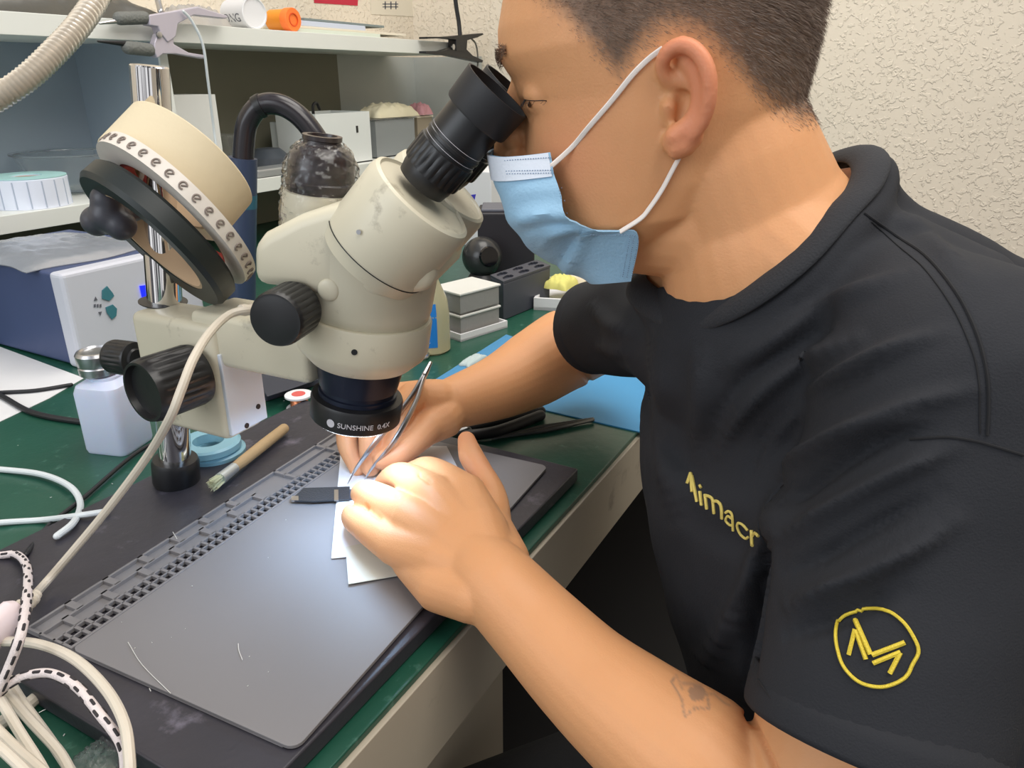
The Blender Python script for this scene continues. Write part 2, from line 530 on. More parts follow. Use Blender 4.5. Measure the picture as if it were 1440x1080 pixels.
# focus block and arm
pz = pole_at(.935)
AD = sc(.06) - pz; AD[2] = 0; AD = unit(AD)
AN = np.cross(AD, UZ)
if AN @ (CAM - pz) < 0: AN = -AN
AN = unit(AN)
def BK(x, y, off):
    r = ray(x, y); t = ((pz + AN * off - CAM) @ AN) / (r @ AN)
    return CAM + t * r
c0, c1 = BK(180, 440, .034), BK(312, 560, .034)
zt, zb = BK(200, 442, .034)[2], BK(305, 618, .034)[2]
a0_, a1_ = (c0 - pz) @ AD, (c1 - pz) @ AD
Rb = basis(AD, AN, UZ)
far = -.012
cen = pz + AD * (a0_ + a1_) / 2 + AN * (.034 + far) / 2; cen[2] = (zt + zb) / 2
blk = MB().box(cen, (a1_ - a0_, .034 - far, zt - zb), Rb, bev=.007).build('focus_block', M_cream, scope)
ofar = .03
while proj(pz + AD * a1_ + AN * ofar)[0] < 357 and ofar > -.06: ofar -= .001
print('ofar', ofar)
MB().box(pz + AD * (a1_ + .0002) * 1 + AN * (.031 + ofar) / 2 + UZ * ((zt + zb) / 2 - .010 - pz[2]), (.004, .031 - ofar, zt - zb - .030), Rb, bev=.001).build('slide_plate', mat('enamel lit bluish white', S(206, 212, 220), 0.4), scope, False)  # bluish white of the ring lamp is painted into the plate's colour
for dz, da in ((-.044, .026), (-.032, .010)):
    MB().lathe([(.0024, 0), (.0024, .0008)], pz + AD * (a1_ + .0022) + AN * (ofar + da) + UZ * ((zt + zb) / 2 + dz - pz[2]), AD, 16).build('screw', M_blk, scope)
MB().lathe([(.0185, 0), (.0205, .0012), (.0205, .002), (.0175, .0021)], pz + UZ * (zt - pz[2] - .0006), PD, 36).build('pole_bushing', M_blk, scope)
MB().box(pz + AD * (a1_ - .016) + AN * .004 + UZ * (zt + .0015 - pz[2]), (.008, .030, .004), Rb, bev=.001).build('clamp_screw', M_steel, scope)
# arm, tapered prism from block to ring
arm = MB()
aw = .030
armz0, armz1 = BK(330, 514, .02)[2], BK(330, 442, .02)[2]
L_ = (sc(.05) - pz) @ AD
cen = pz + AD * (a1_ - .03 + L_ - .03) / 2; cen[2] = (armz0 + armz1) / 2
arm.box(cen + AN * .003, (L_ - .03 - a1_ + .03, .052, armz1 - armz0), Rb, bev=.006)
arm.build('support_arm', M_cream, scope)
MB().lathe([(.0352, .052), (.040, .052), (.0495, .062), (.0515, .068), (.0515, .090), (.0505, .092), (.046, .0925)], X0, AX, 72).build('holder_ring', M_cream, scope)
for ang in (-.1, 1.9):
    d_ = tc_ * math.cos(ang) + side_ * math.sin(ang)
    MB().lathe([(.0022, 0), (.0022, .0012)], sc(.078) + d_ * .051, d_, 14).build('set_screw', M_blk, scope)
MB().lathe([(.046, .090), (.0485, .0935), (.0500, .100), (.0510, .125), (.0512, .145), (.045, .148)], X0, AX, 72).build('zoom_body', M_cream, scope)
# big ridged focus knobs
def ribs(dep, step):
    return lambda k, n, r, h: (-dep if (k % step) in (0,) else 0.0)
kp = BK(277, 525, .036)
def knob(base, ax, r, L, name, nrib=24, cup=True, mt=M_blk):
    n = nrib * 4
    def md(k, n_, rr, h): return (-r * .05 if (k % 4 == 0 and .12 * L < h < .88 * L) else 0)
    pr_ = [(r * .55, -.002), (r * .62, 0), (r * .97, .03 * L), (r, .1 * L), (r, .14 * L), (r, .5 * L), (r, .86 * L), (r * .98, .92 * L), (r * .93, L), (r * .85, L), (r * .80, .9 * L if cup else L * 1.01), (.0003, .88 * L if cup else L * 1.02)]
    return MB().lathe(pr_, base, ax, n, mod=md).build(name, mt, scope, angle=50)
knob(kp, unit(AN * 1.0 - AD * .12), .0265, .050, 'focus_knob', 22)
knob(BK(190, 505, .020), unit(-AD + AN * .15), .0160, .026, 'tension_knob', 20, cup=False)
kz = M(418, 432, .050)
knob(kz, unit(HL * 1.0 - HS * .05), .0195, .032, 'zoom_knob', 26, cup=False)
MB().lathe([(.012, -.004), (.012, .004)], kz, HL, 24).build('knob_shaft', M_blk, scope)
# head housing
poly = [(353, 345), (368, 329), (417, 304), (458, 291), (487, 286), (520, 276), (580, 310), (612, 364), (606, 412), (540, 421), (476, 421), (441, 417), (426, 408), (382, 405), (355, 401)]
LW = .0495
hp = [M(x, y, LW) for x, y in poly]
MB().prism(hp, -HL * 2 * LW).build('head_housing', M_cream, scope, bev=.009, angle=50)
MB().ball(M(462, 408, .050), (.008, .008, .0022), basis(HS, UZ, HL), 20, 10).build('housing_cap', M_cream, scope)
TU = unit(HS * .046 + UZ * .051)
for lat in (.031, -.028):
    fc = M(596, 276, .031) + HL * (lat - .031)
    prof = [(.037, -.062), (.0395, -.052), (.0400, -.050), (.0402, -.006), (.0385, -.001), (.036, .0003), (.0352, -.001), (.0345, -.0015), (.018, -.0015)]
    MB().lathe(prof, fc, TU, 72).build('prism_barrel', M_cream, scope)
    MB().ring([(.0402, -.0523), (.0402, -.0518), (.0392, -.0518), (.0392, -.0523)], fc, TU).build('barrel_seam', M_blk, scope)
    e0 = M(598, 252, .031) + HL * (lat - .031)
    def md(k, n, r, h): return -.0009 if (k % 4 == 0 and .0075 < h < .0235) else 0
    prof = [(.0175, -.004), (.0182, 0), (.0188, .002), (.0190, .006), (.0208, .0065), (.0212, .008), (.0212, .015), (.0212, .023), (.0208, .0245), (.0196, .025), (.0196, .029), (.0203, .0295), (.0203, .0315), (.0196, .032), (.0194, .056), (.0180, .057)]
    MB().lathe(prof, e0, TU, 96, mod=md).build('eyepiece_tube', M_blk, scope, angle=50)
    prof = [(.0190, .052), (.0225, .0525), (.0232, .054), (.0240, .073), (.0242, .0745), (.0228, .0745), (.0205, .062), (.0150, .060), (.0003, .060)]
    MB().lathe(prof, e0, TU, 64).build('eyecup', M_rub, scope)
    for hh in (.0270, .0340):
        MB().ring([(.0197, hh), (.0198, hh + .00015), (.0197, hh + .0003)], e0, TU, 64).build('grey_line', M_print, scope)
MB().lathe([(.0016, 0), (.0016, .0012)], M(505, 326, .070), HL, 12).build('grub_screw', M_steel, scope)
# trinocular port with wrapped cap
tb = M(450, 305); ta = unit(AX + UZ * .3)
MB().lathe([(.0275, -.012), (.0275, .004), (.0268, .016), (.0262, .0185), (.022, .019)], tb, ta, 48).build('camera_port', M_cream, scope)
M_brn = mat('dark brown bakelite', S(44, 36, 36), 0.25, var=0.3, vscale=60)
MB().lathe([(.0235, .018), (.0245, .020), (.0250, .024), (.0252, .026), (.0240, .027), (.0238, .038), (.0220, .044), (.0190, .049), (.0135, .0515), (.0130, .0545), (.0140, .055), (.0140, .058), (.0105, .0582), (.0100, .056), (.0003, .056)], tb, ta, 48).build('port_cap', M_brn, scope)
M_film = mat('clear cling film', (1, 1, 1, 1), 0.05, trans=1.0, ior=1.22, bump=.5, bscale=60)
fpr = [(.0285, -.010), (.0290, .004), (.0286, .014), (.0275, .022), (.0272, .030), (.0262, .038), (.0225, .046), (.0185, .0505), (.0155, .0535)]
fr_ = []
for t in np.linspace(0, 1, 34): fr_.append((float(np.interp(t, np.linspace(0, 1, 9), [q[0] for q in fpr])), float(np.interp(t, np.linspace(0, 1, 9), [q[1] for q in fpr]))))
fph = RNG.uniform(0, 6.28, 20)
def wr(k, n, r, h):
    q = 2 * math.pi * k / n
    s_ = 0
    for j in range(7): s_ += abs(math.sin(q * (2 + j) + fph[j] + h * (200 + 90 * j) * (1 if j % 2 else -1)))
    return (s_ / 7 - .63) * .0055
MB().lathe(fr_, tb, ta, 110, mod=wr, caps=False).build('film_wrap', M_film, scope, solid=.0003, angle=25)
# light cord clipped under the arm
M_cord = mat('cream cable', S(206, 196, 180), 0.45, var=0.05)
pts = [P(372, 440, .60), P(350, 436, .585), P(322, 443, .575), P(295, 468, .55), P(272, 505, .52), P(255, 548, .51), P(238, 590, .515), P(205, 645, .55), P(150, 718, .575), P(100, 778, .585), P(62, 822, .58), Z(40, 846, .80)]
cable = MB().tube(spline(pts, 8), .0032, 10).build('light_cable', M_cord, None)
tag(cable, 'cream lamp cable hanging from the microscope arm down past the big focus knob', 'cable')
MB().tube(spline([P(400, 442, .605), P(372, 436, .60), P(338, 436, .582)], 6), [.0042 + .0006 * (i % 2) for i in range(13)], 12).build('strain_relief', M_cord, cable)
# clamp knob on the pole (three lobes)
kb = P(152, 303, .585)
lob = MB(); kax = unit(kb - pole_at(kb[2]))
lob.tube([pole_at(kb[2]) + kax * .012, kb], [.009, .011], 16)
for q in (0.4, 2.5, 4.6):
    b1 = unit(np.cross(kax, UZ)); b2 = np.cross(kax, b1)
    lob.ball(kb + (b1 * math.cos(q) + b2 * math.sin(q)) * .012, (.012, .012, .012))
lob.ball(kb, .014)
o = fuse(lob, 'clamp_knob', .0015, 16); finish(o, mat('slate knob plastic', S(62, 62, 70), .4), scope)

# ------------------------------------------------------------------ rolls threaded on the pole
ND = unit(RT * .58 + UP * .74 + FW * .34)
ND2 = unit(RT * .50 + UP * .82 + FW * .34)
b0 = P(213, 343, .600)
M_green_blk = mat('dark green black tape', S(24, 32, 32), 0.42, var=0.15)
M_beige = mat('masking tape', S(206, 192, 162), 0.75, var=0.05, vscale=6, bump=0.15, bscale=150)
M_core = mat('cardboard core', S(178, 152, 122), 0.8, var=0.05)
rt = MB().ring([(.050, 0), (.0665, -.0008), (.0695, .003), (.0695, .016), (.066, .019), (.050, .019)], b0, ND, 80).build('tape_roll', M_green_blk)
tag(rt, 'black tape roll hanging tilted on the chrome pole, lowest of the three rolls', 'tape roll', 'rolls hung on the microscope pole')
MB().ring([(.0470, .001), (.0505, .001), (.0505, .018), (.0470, .018)], b0, ND, 64).build('core', M_core, rt)
b1_ = P(243, 306, .602)
rt2 = MB().ring([(.052, 0), (.0725, 0), (.0725, .012), (.052, .012)], b1_, ND, 80).build('tape_roll', mat('white film liner', S(214, 206, 196), 0.35, var=0.08, vscale=40))
tag(rt2, 'thin white roll with printed grey marks between the black and the beige rolls', 'tape roll', 'rolls hung on the microscope pole')
u1 = unit(np.cross(ND, UZ)); u2 = np.cross(ND, u1)
pm = MB()
for k in range(38):
    q = 2 * math.pi * k / 38
    d_ = u1 * math.cos(q) + u2 * math.sin(q); tq = -u1 * math.sin(q) + u2 * math.cos(q)
    c_ = b1_ + ND * .006 + d_ * .0728
    pm.tube([c_ + tq * .0026 * math.cos(w) + ND * .0029 * math.sin(w) for w in np.linspace(.5, 5.4, 12)], .00075, 5)
    pm.tube([c_ - tq * .001 - ND * .001, c_ + tq * .0016 + ND * .0012], .0007, 5)
pm.build('printed_marks', mat('grey brown print', S(128, 116, 108), 0.6), rt2)
MB().ring([(.0490, .001), (.0525, .001), (.0525, .011), (.0490, .011)], b1_, ND, 64).build('core', mat('red core', S(150, 48, 40), 0.6), rt2)
b2_ = P(221, 277, .604) + ND2 * .005
rt3 = MB().ring([(.042, 0), (.0555, 0), (.0563, .001), (.0563, .040), (.0555, .041), (.042, .041)], b2_, ND2, 90).build('tape_roll', M_beige)
tag(rt3, 'wide beige masking tape roll tilted on top of the pole rolls', 'tape roll', 'rolls hung on the microscope pole')
MB().ring([(.0395, .0005), (.0425, .0005), (.0425, .0405), (.0395, .0405)], b2_, ND2, 64).build('core', M_core, rt3)

# ------------------------------------------------------------------ lamp light
sp = bpy.data.lights.new('ring_lamp_light', 'AREA')
sp.shape = 'DISK'; sp.size = .066; sp.energy = 0.29; sp.color = (0.45, 0.68, 1.0); sp.spread = math.radians(150)
so = bpy.data.objects.new('ring_lamp_light', sp); COL.objects.link(so)
so.location = tuple(sc(-.003)); so.rotation_euler = Vector(tuple(-AX)).to_track_quat('-Z', 'Y').to_euler()

# ================================================================== REPAIR MAT
ZM = .7688
m00, m10, m11, m01 = Z(36, 884, ZM), Z(415, 1054, ZM), Z(771, 655, ZM), Z(470, 590, ZM)
m01 = m00 + (m11 - m10)
M_mat = mat('grey silicone', S(122, 119, 120), 0.52, var=0.05, vscale=6, bump=0.05, bscale=40)
mt_ = thing('silicone_mat', m00, 'grey silicone repair mat with a strip of parts trays, lying on the black base board', 'mat')
ml = np.linalg.norm(m01 - m00); mw = np.linalg.norm(m10 - m00)
mu = unit(m01 - m00); mv = unit(m10 - m00)
def MM(u, v, z=ZM): 
    p = m00 + mu * u + mv * v; return A(p[0], p[1], z)
def uv(x, y):
    p = Z(x, y, ZM) - m00
    c_ = mu @ mv; a_, b_ = p @ mu, p @ mv
    den = 1 - c_ * c_
    return (a_ - c_ * b_) / den, (b_ - c_ * a_) / den
def rrect(u0, u1, v0, v1, r, z, n=6):
    out = []
    for cu, cv, s0 in ((u1 - r, v1 - r, 0), (u0 + r, v1 - r, 1), (u0 + r, v0 + r, 2), (u1 - r, v0 + r, 3)):
        for k in range(n + 1):
            q = math.pi / 2 * (s0 + k / n)
            out.append(MM(cu + r * math.cos(q), cv + r * math.sin(q), z))
    return out
vs = uv(86, 893)[1]
print('mat', ml, mw, 'strip v', uv(57, 883), uv(75, 890), uv(95, 895), uv(470, 612), uv(260, 720), uv(280, 745))
VS = .047
mb = MB().prism([MM(0, 0, .7652), MM(ml, 0, .7652), MM(ml, .0300, .7652), MM(0, .0300, .7652)], UZ * .0010)
mb.prism([MM(0, VS, .7652), MM(ml, VS, .7652), MM(ml, mw - .01, .7652), MM(0, mw - .01, .7652)], UZ * .0010)
mb.prism(rrect(0, ml, VS, mw, .008, .7661), UZ * (ZM - .7661))
mb.build('sheet', M_mat, mt_, False, bev=.0004)
ribs_ = MB()
def rib(u0, u1, v0, v1, z1=ZM + .0006): ribs_.prism([MM(u0, v0, .7660), MM(u1, v0, .7660), MM(u1, v1, .7660), MM(u0, v1, .7660)], UZ * (z1 - .7660))
rib(0, ml, 0, .0022); rib(0, ml, .0288, .0312); rib(0, ml, .0382, .0396); rib(0, ml, .0466, .0490)
rib(0, .002, 0, VS); rib(ml - .002, ml, 0, VS)
N = 44
for k in range(N + 1):
    u_ = .008 + (ml - .016) * k / N
    rib(u_ - .0014, u_ + .0014, .030, .0475)
for k in range(1, 12):
    u_ = ml * k / 12
    if k < 7: rib(u_ - .003, u_ + .003, .0, .0155)
    elif k in (8, 10): rib(u_ - .002, u_ + .002, .0, .0300)
for k in range(0, 7):
    u_ = ml * (k + .62) / 12
    rib(u_ - .003, u_ + .003, .0140, .0300)
rib(0, ml * .56, .0140, .0162)
rib(ml * .66, ml, .0140, .0155)
ribs_.build('tray_ribs', M_mat, mt_, False, bev=.0003)
# ================================================================== PERSON
HP = math.radians(8)
hf = -HS; hl = HL
HF = hf * math.cos(HP) - UZ * math.sin(HP)
HU = UZ * math.cos(HP) + hf * math.sin(HP)
def H(f, l, u): return HO + HF * f + hl * l + HU * u
def EPX(x, y, lat):
    return M(x, y, lat)
SN = P(1345, 545, .405); SF = P(925, 445, .70)
LAT = SN - SF; LATH = unit(A(LAT[0], LAT[1], 0)); FT = unit(np.cross(LATH, UZ))
if FT @ RT > 0: FT = -FT

body = MB()
# head: stacked cross-sections
levels = [(.118, .040, -.042, .030), (.107, .071, -.064, .050), (.092, .091, -.080, .063), (.076, .102, -.087, .0705), (.058, .108, -.089, .0745), (.042, .1095, -.088, .076), (.028, .103, -.086, .0755),
          (.012, .0985, -.083, .074), (-.006, .0985, -.079, .073), (-.024, .100, -.072, .071), (-.045, .100, -.058, .068), (-.065, .097, -.035, .064), (-.078, .086, -.004, .054), (-.088, .074, .016, .042), (-.095, .060, .026, .024)]
n = 48
V = []
for u_, f1, f0, w in levels:
    cf, hr = (f1 + f0) / 2, (f1 - f0) / 2
    for k in range(n):
        q = 2 * math.pi * k / n
        c, s_ = math.cos(q), math.sin(q)
        e_ = 2 / 2.35
        V.append(H(cf + hr * math.copysign(abs(c) ** e_, c), w * math.copysign(abs(s_) ** e_, s_) * (1 - .10 * max(c, 0)), u_))
Fc = [(i * n + k, i * n + (k + 1) % n, (i + 1) * n + (k + 1) % n, (i + 1) * n + k) for i in range(len(levels) - 1) for k in range(n)]
Fc += [tuple(range(n - 1, -1, -1)), tuple((len(levels) - 1) * n + k for k in range(n))]
body.add(V, Fc)
# nose, lips, chin, brow
body.tube([H(.096, 0, .030), H(.105, 0, .012), H(.112, 0, -.010), H(.114, 0, -.024)], [.007, .008, .0095, .0110], 14, round_end=(True, True))
for s_ in (-1, 1):
    body.ball(H(.106, s_ * .011, -.023), .0085)
    body.tube([H(.097, s_ * .010, .038), H(.094, s_ * .028, .042), H(.078, s_ * .046, .042)], [.006, .009, .009], 12, round_end=(True, True))
    body.ball(H(.106, s_ * .010, -.006), .0095)
    body.ball(H(.0798, s_ * .031, .0165), (.0140, .0175, .0150), basis(HF, hl, HU))
body.tube([H(.098, -.018, -.050), H(.104, 0, -.049), H(.098, .018, -.050)], .0055, 12, round_end=(True, True))
body.tube([H(.096, -.016, -.060), H(.102, 0, -.061), H(.096, .016, -.060)], .006, 12, round_end=(True, True))
body.ball(H(.078, 0, -.084), (.016, .020, .015), basis(HF, hl, HU))
# ears
def ear(side):
    def E_(x, y, lat):
        p = M(x, y, lat) - HO
        return HO + HF * (p @ HF) + hl * (side * lat) + HU * (p @ HU)
    hx = [(948, 122, .074), (936, 110, .077), (931, 92, .080), (936, 77, .083), (948, 66, .085), (962, 63, .087), (977, 70, .089), (989, 84, .091), (996, 103, .092), (998, 125, .0915), (996, 147, .090), (990, 167, .0875), (980, 184, .085), (968, 198, .082)]
    body.tube(spline([E_(*p) for p in hx], 4), [.0038 + .0009 * math.sin(math.pi * i / 52) for i in range(53)], 12, round_end=(True, True))
    lobe = [(975, 192, .079), (962, 203, .078), (951, 208, .077), (945, 200, .076)]
    body.tube([E_(*p) for p in lobe], [.0062, .0075, .0075, .0062], 14, round_end=(True, True))
    body.tube(spline([E_(*p) for p in [(934, 104, .076), (948, 110, .077), (962, 116, .0775), (975, 121, .078)]], 4), .0036, 12, round_end=(True, True))
    anti = [(968, 84, .078), (981, 100, .081), (988, 122, .083), (987, 146, .0825), (978, 168, .081), (964, 182, .080), (950, 192, .079)]
    body.tube(spline([E_(*p) for p in anti], 4), .0066, 12, round_end=(True, True))
    plate = [(952, 82, .070), (972, 96, .073), (988, 128, .076), (982, 165, .075), (962, 192, .073)]
    body.tube(spline([E_(*p) for p in plate], 4), .0060, 12, round_end=(True, True))
    body.tube([E_(944, 134, .072), E_(940, 150, .076), E_(940, 168, .073)], [.0035, .0045, .0035], 12, round_end=(True, True))
ear(1); ear(-1)
# neck and inner trunk
body.tube(spline([P(1000, 150, .480), P(1024, 225, .487), P(1048, 290, .497), P(1075, 360, .508), P(1110, 450, .53), P(1150, 600, .56), P(1210, 800, .59), P(1280, 1080, .63)], 5),
          np.interp(np.arange(36), [0, 5, 10, 15, 20, 25, 30, 35], [.050, .0565, .060, .072, .080, .075, .075, .075]), 32, round_end=(True, True))
body.tube([H(.040, 0, -.074), P(985, 300, .50), P(1040, 380, .51)], [.034, .046, .05], 24, round_end=(True, True))
body.tube([P(1050, 320, .495), P(1130, 385, .478), P(1230, 460, .470)], [.052, .048, .038], 24, round_end=(True, True))
body.tube([P(1050, 320, .505), P(990, 395, .57), P(940, 440, .66)], [.052, .046, .038], 24, round_end=(True, True))
body.tube([P(1106, 272, .50), P(1150, 345, .51), P(1220, 440, .53)], [.031, .036, .042], 24, round_end=(True, True))
# near arm
Wn = Z(694, 817, .800)
body.tube(spline([P(1190, 480, .50), SN + UP * -.006, P(1250, 820, .42), P(1120, 1165, .425), P(975, 1072, .452), P(893, 1010, .475), P(822, 950, .50), P(752, 878, .527), Wn, Z(640, 765, .800)], 5),
          np.interp(np.arange(46), [0, 5, 10, 15, 20, 25, 30, 35, 40, 45], [.045, .050, .050, .043, .0435, .0395, .0355, .0325, .0300, .0245]), 28, round_end=(True, True))
# near (left) hand
mc = {'little': (Z(556, 768, .797), .0155), 'ring': (Z(578, 728, .812), .0165), 'middle': (Z(612, 696, .820), .0170), 'index': (Z(656, 694, .822), .0165)}
for k, (p, r) in mc.items():
    st = Wn + (p - Wn) * .05 + UZ * .001
    body.tube([st, Wn + (p - Wn) * .5 + UZ * .004, p], [.022, .0225, r], 18, round_end=(True, True))
body.tube([Z(668, 838, .795), Z(620, 822, .790), Z(580, 790, .788)], [.020, .021, .016], 18, round_end=(True, True))
body.tube([Z(705, 790, .800), Z(688, 745, .800), Z(680, 712, .803)], [.022, .0195, .015], 18, round_end=(True, True))
fing = [([Z(556, 768, .797), Z(513, 738, .795), Z(499, 726, .786), Z(506, 722, .778)], [.0155, .0130, .0120, .0100]),
        ([Z(578, 728, .812), Z(530, 700, .804), Z(512, 694, .794), Z(512, 700, .782)], [.0160, .0135, .0120, .0100]),
        ([Z(612, 696, .820), Z(570, 672, .812), Z(553, 672, .800), Z(540, 680, .786)], [.0165, .0135, .0120, .0095]),
        ([Z(656, 694, .822), Z(608, 664, .816), Z(585, 664, .800), Z(556, 676, .786)], [.0160, .0135, .0115, .0095])]
for pts, rr in fing:
    body.tube(spline(pts, 5), np.interp(np.arange(16), [0, 5, 10, 15], rr), 16, round_end=(True, True))
thumb = [Z(692, 740, .800), Z(692, 700, .808), Z(676, 665, .815), Z(662, 640, .822), Z(656, 619, .827)]
body.tube(spline(thumb, 5), np.interp(np.arange(21), [0, 5, 10, 15, 20], [.0165, .0130, .0112, .0112, .0085]), 18, round_end=(True, True))
# far arm
Wf = P(640, 566, .785)
body.tube(spline([P(1080, 450, .62), SF + FW * .01, P(880, 462, .81), P(838, 474, .905), P(795, 492, .885), P(748, 520, .855), P(700, 545, .825), Wf], 5),
          np.interp(np.arange(36), [0, 5, 10, 15, 20, 25, 30, 35], [.04, .042, .043, .046, .048, .0435, .0355, .0275]), 28, round_end=(True, True))
# far (right) hand
pm_ = {'index': (P(578, 556, .752), .0135), 'middle': (P(556, 556, .765), .0135), 'ring': (P(540, 562, .778), .013), 'little': (P(532, 572, .79), .012)}
for k, (p, r) in pm_.items():
    body.tube([Wf, Wf + (p - Wf) * .5, p], [.023, .021, r], 16, round_end=(True, True))
body.tube([Wf + RT * .0, P(622, 590, .765), P(598, 604, .752)], [.022, .021, .017], 16, round_end=(True, True))
rf = [([P(584, 556, .752), P(568, 574, .742), P(559, 606, .738), P(546, 642, .740)], [.0145, .0135, .0120, .0090]),
      ([P(556, 556, .765), P(524, 572, .745), P(521, 618, .737), P(521, 656, .741)], [.0145, .0130, .0118, .0100]),
      ([P(540, 562, .778), P(496, 586, .758), P(488, 622, .750), P(503, 658, .752)], [.0130, .0115, .0105, .0088]),
      ([P(532, 572, .79), P(500, 600, .775), P(498, 630, .765), P(512, 660, .760)], [.0120, .0105, .0095, .0080])]
for pts, rr in rf:
    body.tube(spline(pts, 5), np.interp(np.arange(16), [0, 5, 10, 15], rr), 16, round_end=(True, True))
body.tube(spline([P(604, 600, .752), P(584, 620, .738), P(560, 638, .731), P(540, 646, .731)], 5), np.interp(np.arange(16), [0, 5, 10, 15], [.0165, .0135, .0135, .0110]), 18, round_end=(True, True))
# legs under the clothes
PEL = P(1320, 1180, .64); PEL[2] = .56
LATN = LATH
legs = MB()
for s_ in (-1, 1):
    hp_ = PEL + LATH * s_ * .085
    kn = hp_ + FT * .40 + LATH * s_ * .03; kn[2] = .53
    an = kn + FT * .03; an[2] = .10
    body.tube([hp_, (hp_ + kn) / 2, kn], [.075, .065, .05], 20, round_end=(True, True))
    body.tube([kn, (kn + an) / 2, an], [.048, .045, .032], 20, round_end=(True, True))
    body.tube([an + UZ * -.03, an + UZ * -.06 + FT * .12], [.034, .028], 16, round_end=(True, True))
    legs.tube([hp_ - UZ * .0, (hp_ + kn) / 2, kn, kn + (an - kn) * .2], [.098, .086, .070, .066], 22, round_end=(True, True))
    legs.tube([kn, (kn + an) / 2, an], [.068, .063, .056], 22, round_end=(True, True))
legs.ball(PEL + UZ * .0, (.13, .15, .11), basis(FT, LATH, UZ))
bo = fuse(body, 'person', .0016, 7, .5)
me = bo.data
v = verts_of(me); nn = normals_of(me)
rel = v - HO
hc = np.stack([rel @ HF, rel @ hl, rel @ HU], 1)
def gauss(d2, s): return np.exp(-d2 / (2 * s * s))
# eye sockets and lid slit
disp = np.zeros(len(v))
for s_ in (-1, 1):
    d2 = ((hc[:, 1] - s_ * .029) / 1.7) ** 2 + (hc[:, 2] - .014) ** 2
    ok = (hc[:, 0] > .06)
    ring_ = (((hc[:, 1] - s_ * .030) / 1.5) ** 2 + ((hc[:, 2] - .026) / .45) ** 2)
    disp -= ok * .0014 * gauss(ring_, .010)
    ring_ = (((hc[:, 1] - s_ * .028) / 1.5) ** 2 + ((hc[:, 2] - .004) / .4) ** 2)
    disp -= ok * .0012 * gauss(ring_, .009)
    sl = ((hc[:, 1] - s_ * .032) / 6.0) ** 2 + (hc[:, 2] - .0135) ** 2
    disp -= ok * .0018 * gauss(sl, .0016)
pxa, dda = projN(v)
def dsg(p, a, b):
    a, b = np.array(a, float), np.array(b, float)
    t = np.clip(((p - a) @ (b - a)) / ((b - a) @ (b - a)), 0, 1)
    return np.linalg.norm(p - (a + t[:, None] * (b - a)), axis=1)
crs = [(781, 424), (790, 455), (800, 485), (812, 510), (829, 536)]
bd0 = np.min([dsg(pxa, a_, b_q) for a_, b_q in zip(crs[:-1], crs[1:])], axis=0)
disp -= (dda > .7) * .0045 * np.exp(-(bd0 / 3.2) ** 2)
for pp_ in ([(494, 707), (514, 712), (534, 728)], [(538, 688), (560, 697)], [(590, 668), (604, 678)]):
    for a_, b_q in zip(pp_[:-1], pp_[1:]): disp -= (dda < .78) * .0028 * np.exp(-(dsg(pxa, a_, b_q) / 2.6) ** 2)
for ax_, ay_, bx_, by_ in ((1052, 1003, 1090, 1085),):
    disp -= (dda < .6) * .005 * np.exp(-(dsg(pxa, (ax_, ay_), (bx_, by_)) / 4) ** 2)
v2 = v + nn * disp[:, None]
set_verts(me, v2); v = v2
# --- skin attributes: hair stubble tint and blood-red tint
gf = np.array([-.10, -.068, -.056, -.043, -.032, -.019, -.005, .008, .018, .024, .032, .038, .050, .057, .074, .095, .12])
gu = np.array([-.024, -.022, -.015, -.004, .011, .026, .034, .035, .030, .024, .016, .024, .039, .049, .064, .082, .10])
edge = np.interp(hc[:, 0], gf, gu)
side_in = hc[:, 2] - edge
jit = np.sin(v[:, 0] * 900 + v[:, 2] * 700) * .001 + np.sin(v[:, 1] * 1300 - v[:, 2] * 500) * .001
headsel = (hc[:, 2] > -.04) & (np.abs(hc[:, 1]) < .0785) & (np.linalg.norm(hc, axis=1) < .16)
stub = np.clip((side_in + jit) / .016, 0, 1) * headsel
# keep ears clear
earz = (np.abs(hc[:, 1]) > .0765) & (hc[:, 0] > -.03) & (hc[:, 0] < .03) & (hc[:, 2] < .045)
stub[earz] = 0
red = np.clip((np.abs(hc[:, 1]) - .076) / .01, 0, 1) * (hc[:, 0] > -.035) * (hc[:, 0] < .03) * (np.abs(hc[:, 2]) < .05)
red = np.maximum(red * .9, 0)
for p_, s_ in ((H(.07, .055, -.02), .02), (thumb[-1], .02), (P(540, 646, .731), .03), (P(521, 650, .741), .02), (thumb[2], .015)):
    red = np.maximum(red, .45 * gauss(((v - p_) ** 2).sum(1), s_))
cdk = me.color_attributes.new('tint', 'FLOAT_COLOR', 'POINT')
arr = np.zeros((len(v), 4)); arr[:, 0] = stub; arr[:, 1] = red; arr[:, 3] = 1
# tattoo on the near forearm
pxy, dd = projN(v)
nrm_cam = (nn * (CAM - v)).sum(1) > 0
def dseg(p, a, b):
    a, b = np.array(a, float), np.array(b, float)
    t = np.clip(((p - a) @ (b - a)) / ((b - a) @ (b - a)), 0, 1)
    return np.linalg.norm(p - (a + t[:, None] * (b - a)), axis=1)
def tz(x, y): return (930 + x / 13.5, 940 + y / 13.5)
tat = np.zeros(len(v))
def tline(pp, w, k=1.0):
    global tat
    for a_, b_ in zip(pp[:-1], pp[1:]):
        tat = np.maximum(tat, k * np.exp(-(dseg(pxy, tz(*a_), tz(*b_)) / w) ** 2))
star = [(270, 170), (190, 250), (390, 590), (440, 910), (640, 750), (910, 760), (870, 500)]
tline(star, 1.5, .8)
tline([(290, 130), (400, 400)], 1.6, .5)
tline([(400, 280), (600, 300), (750, 330)], 3.0, .6)
cc = np.array(tz(680, 470)); tat = np.maximum(tat, .75 * (np.linalg.norm((pxy - cc) / [12.5, 11], axis=1) < 1))
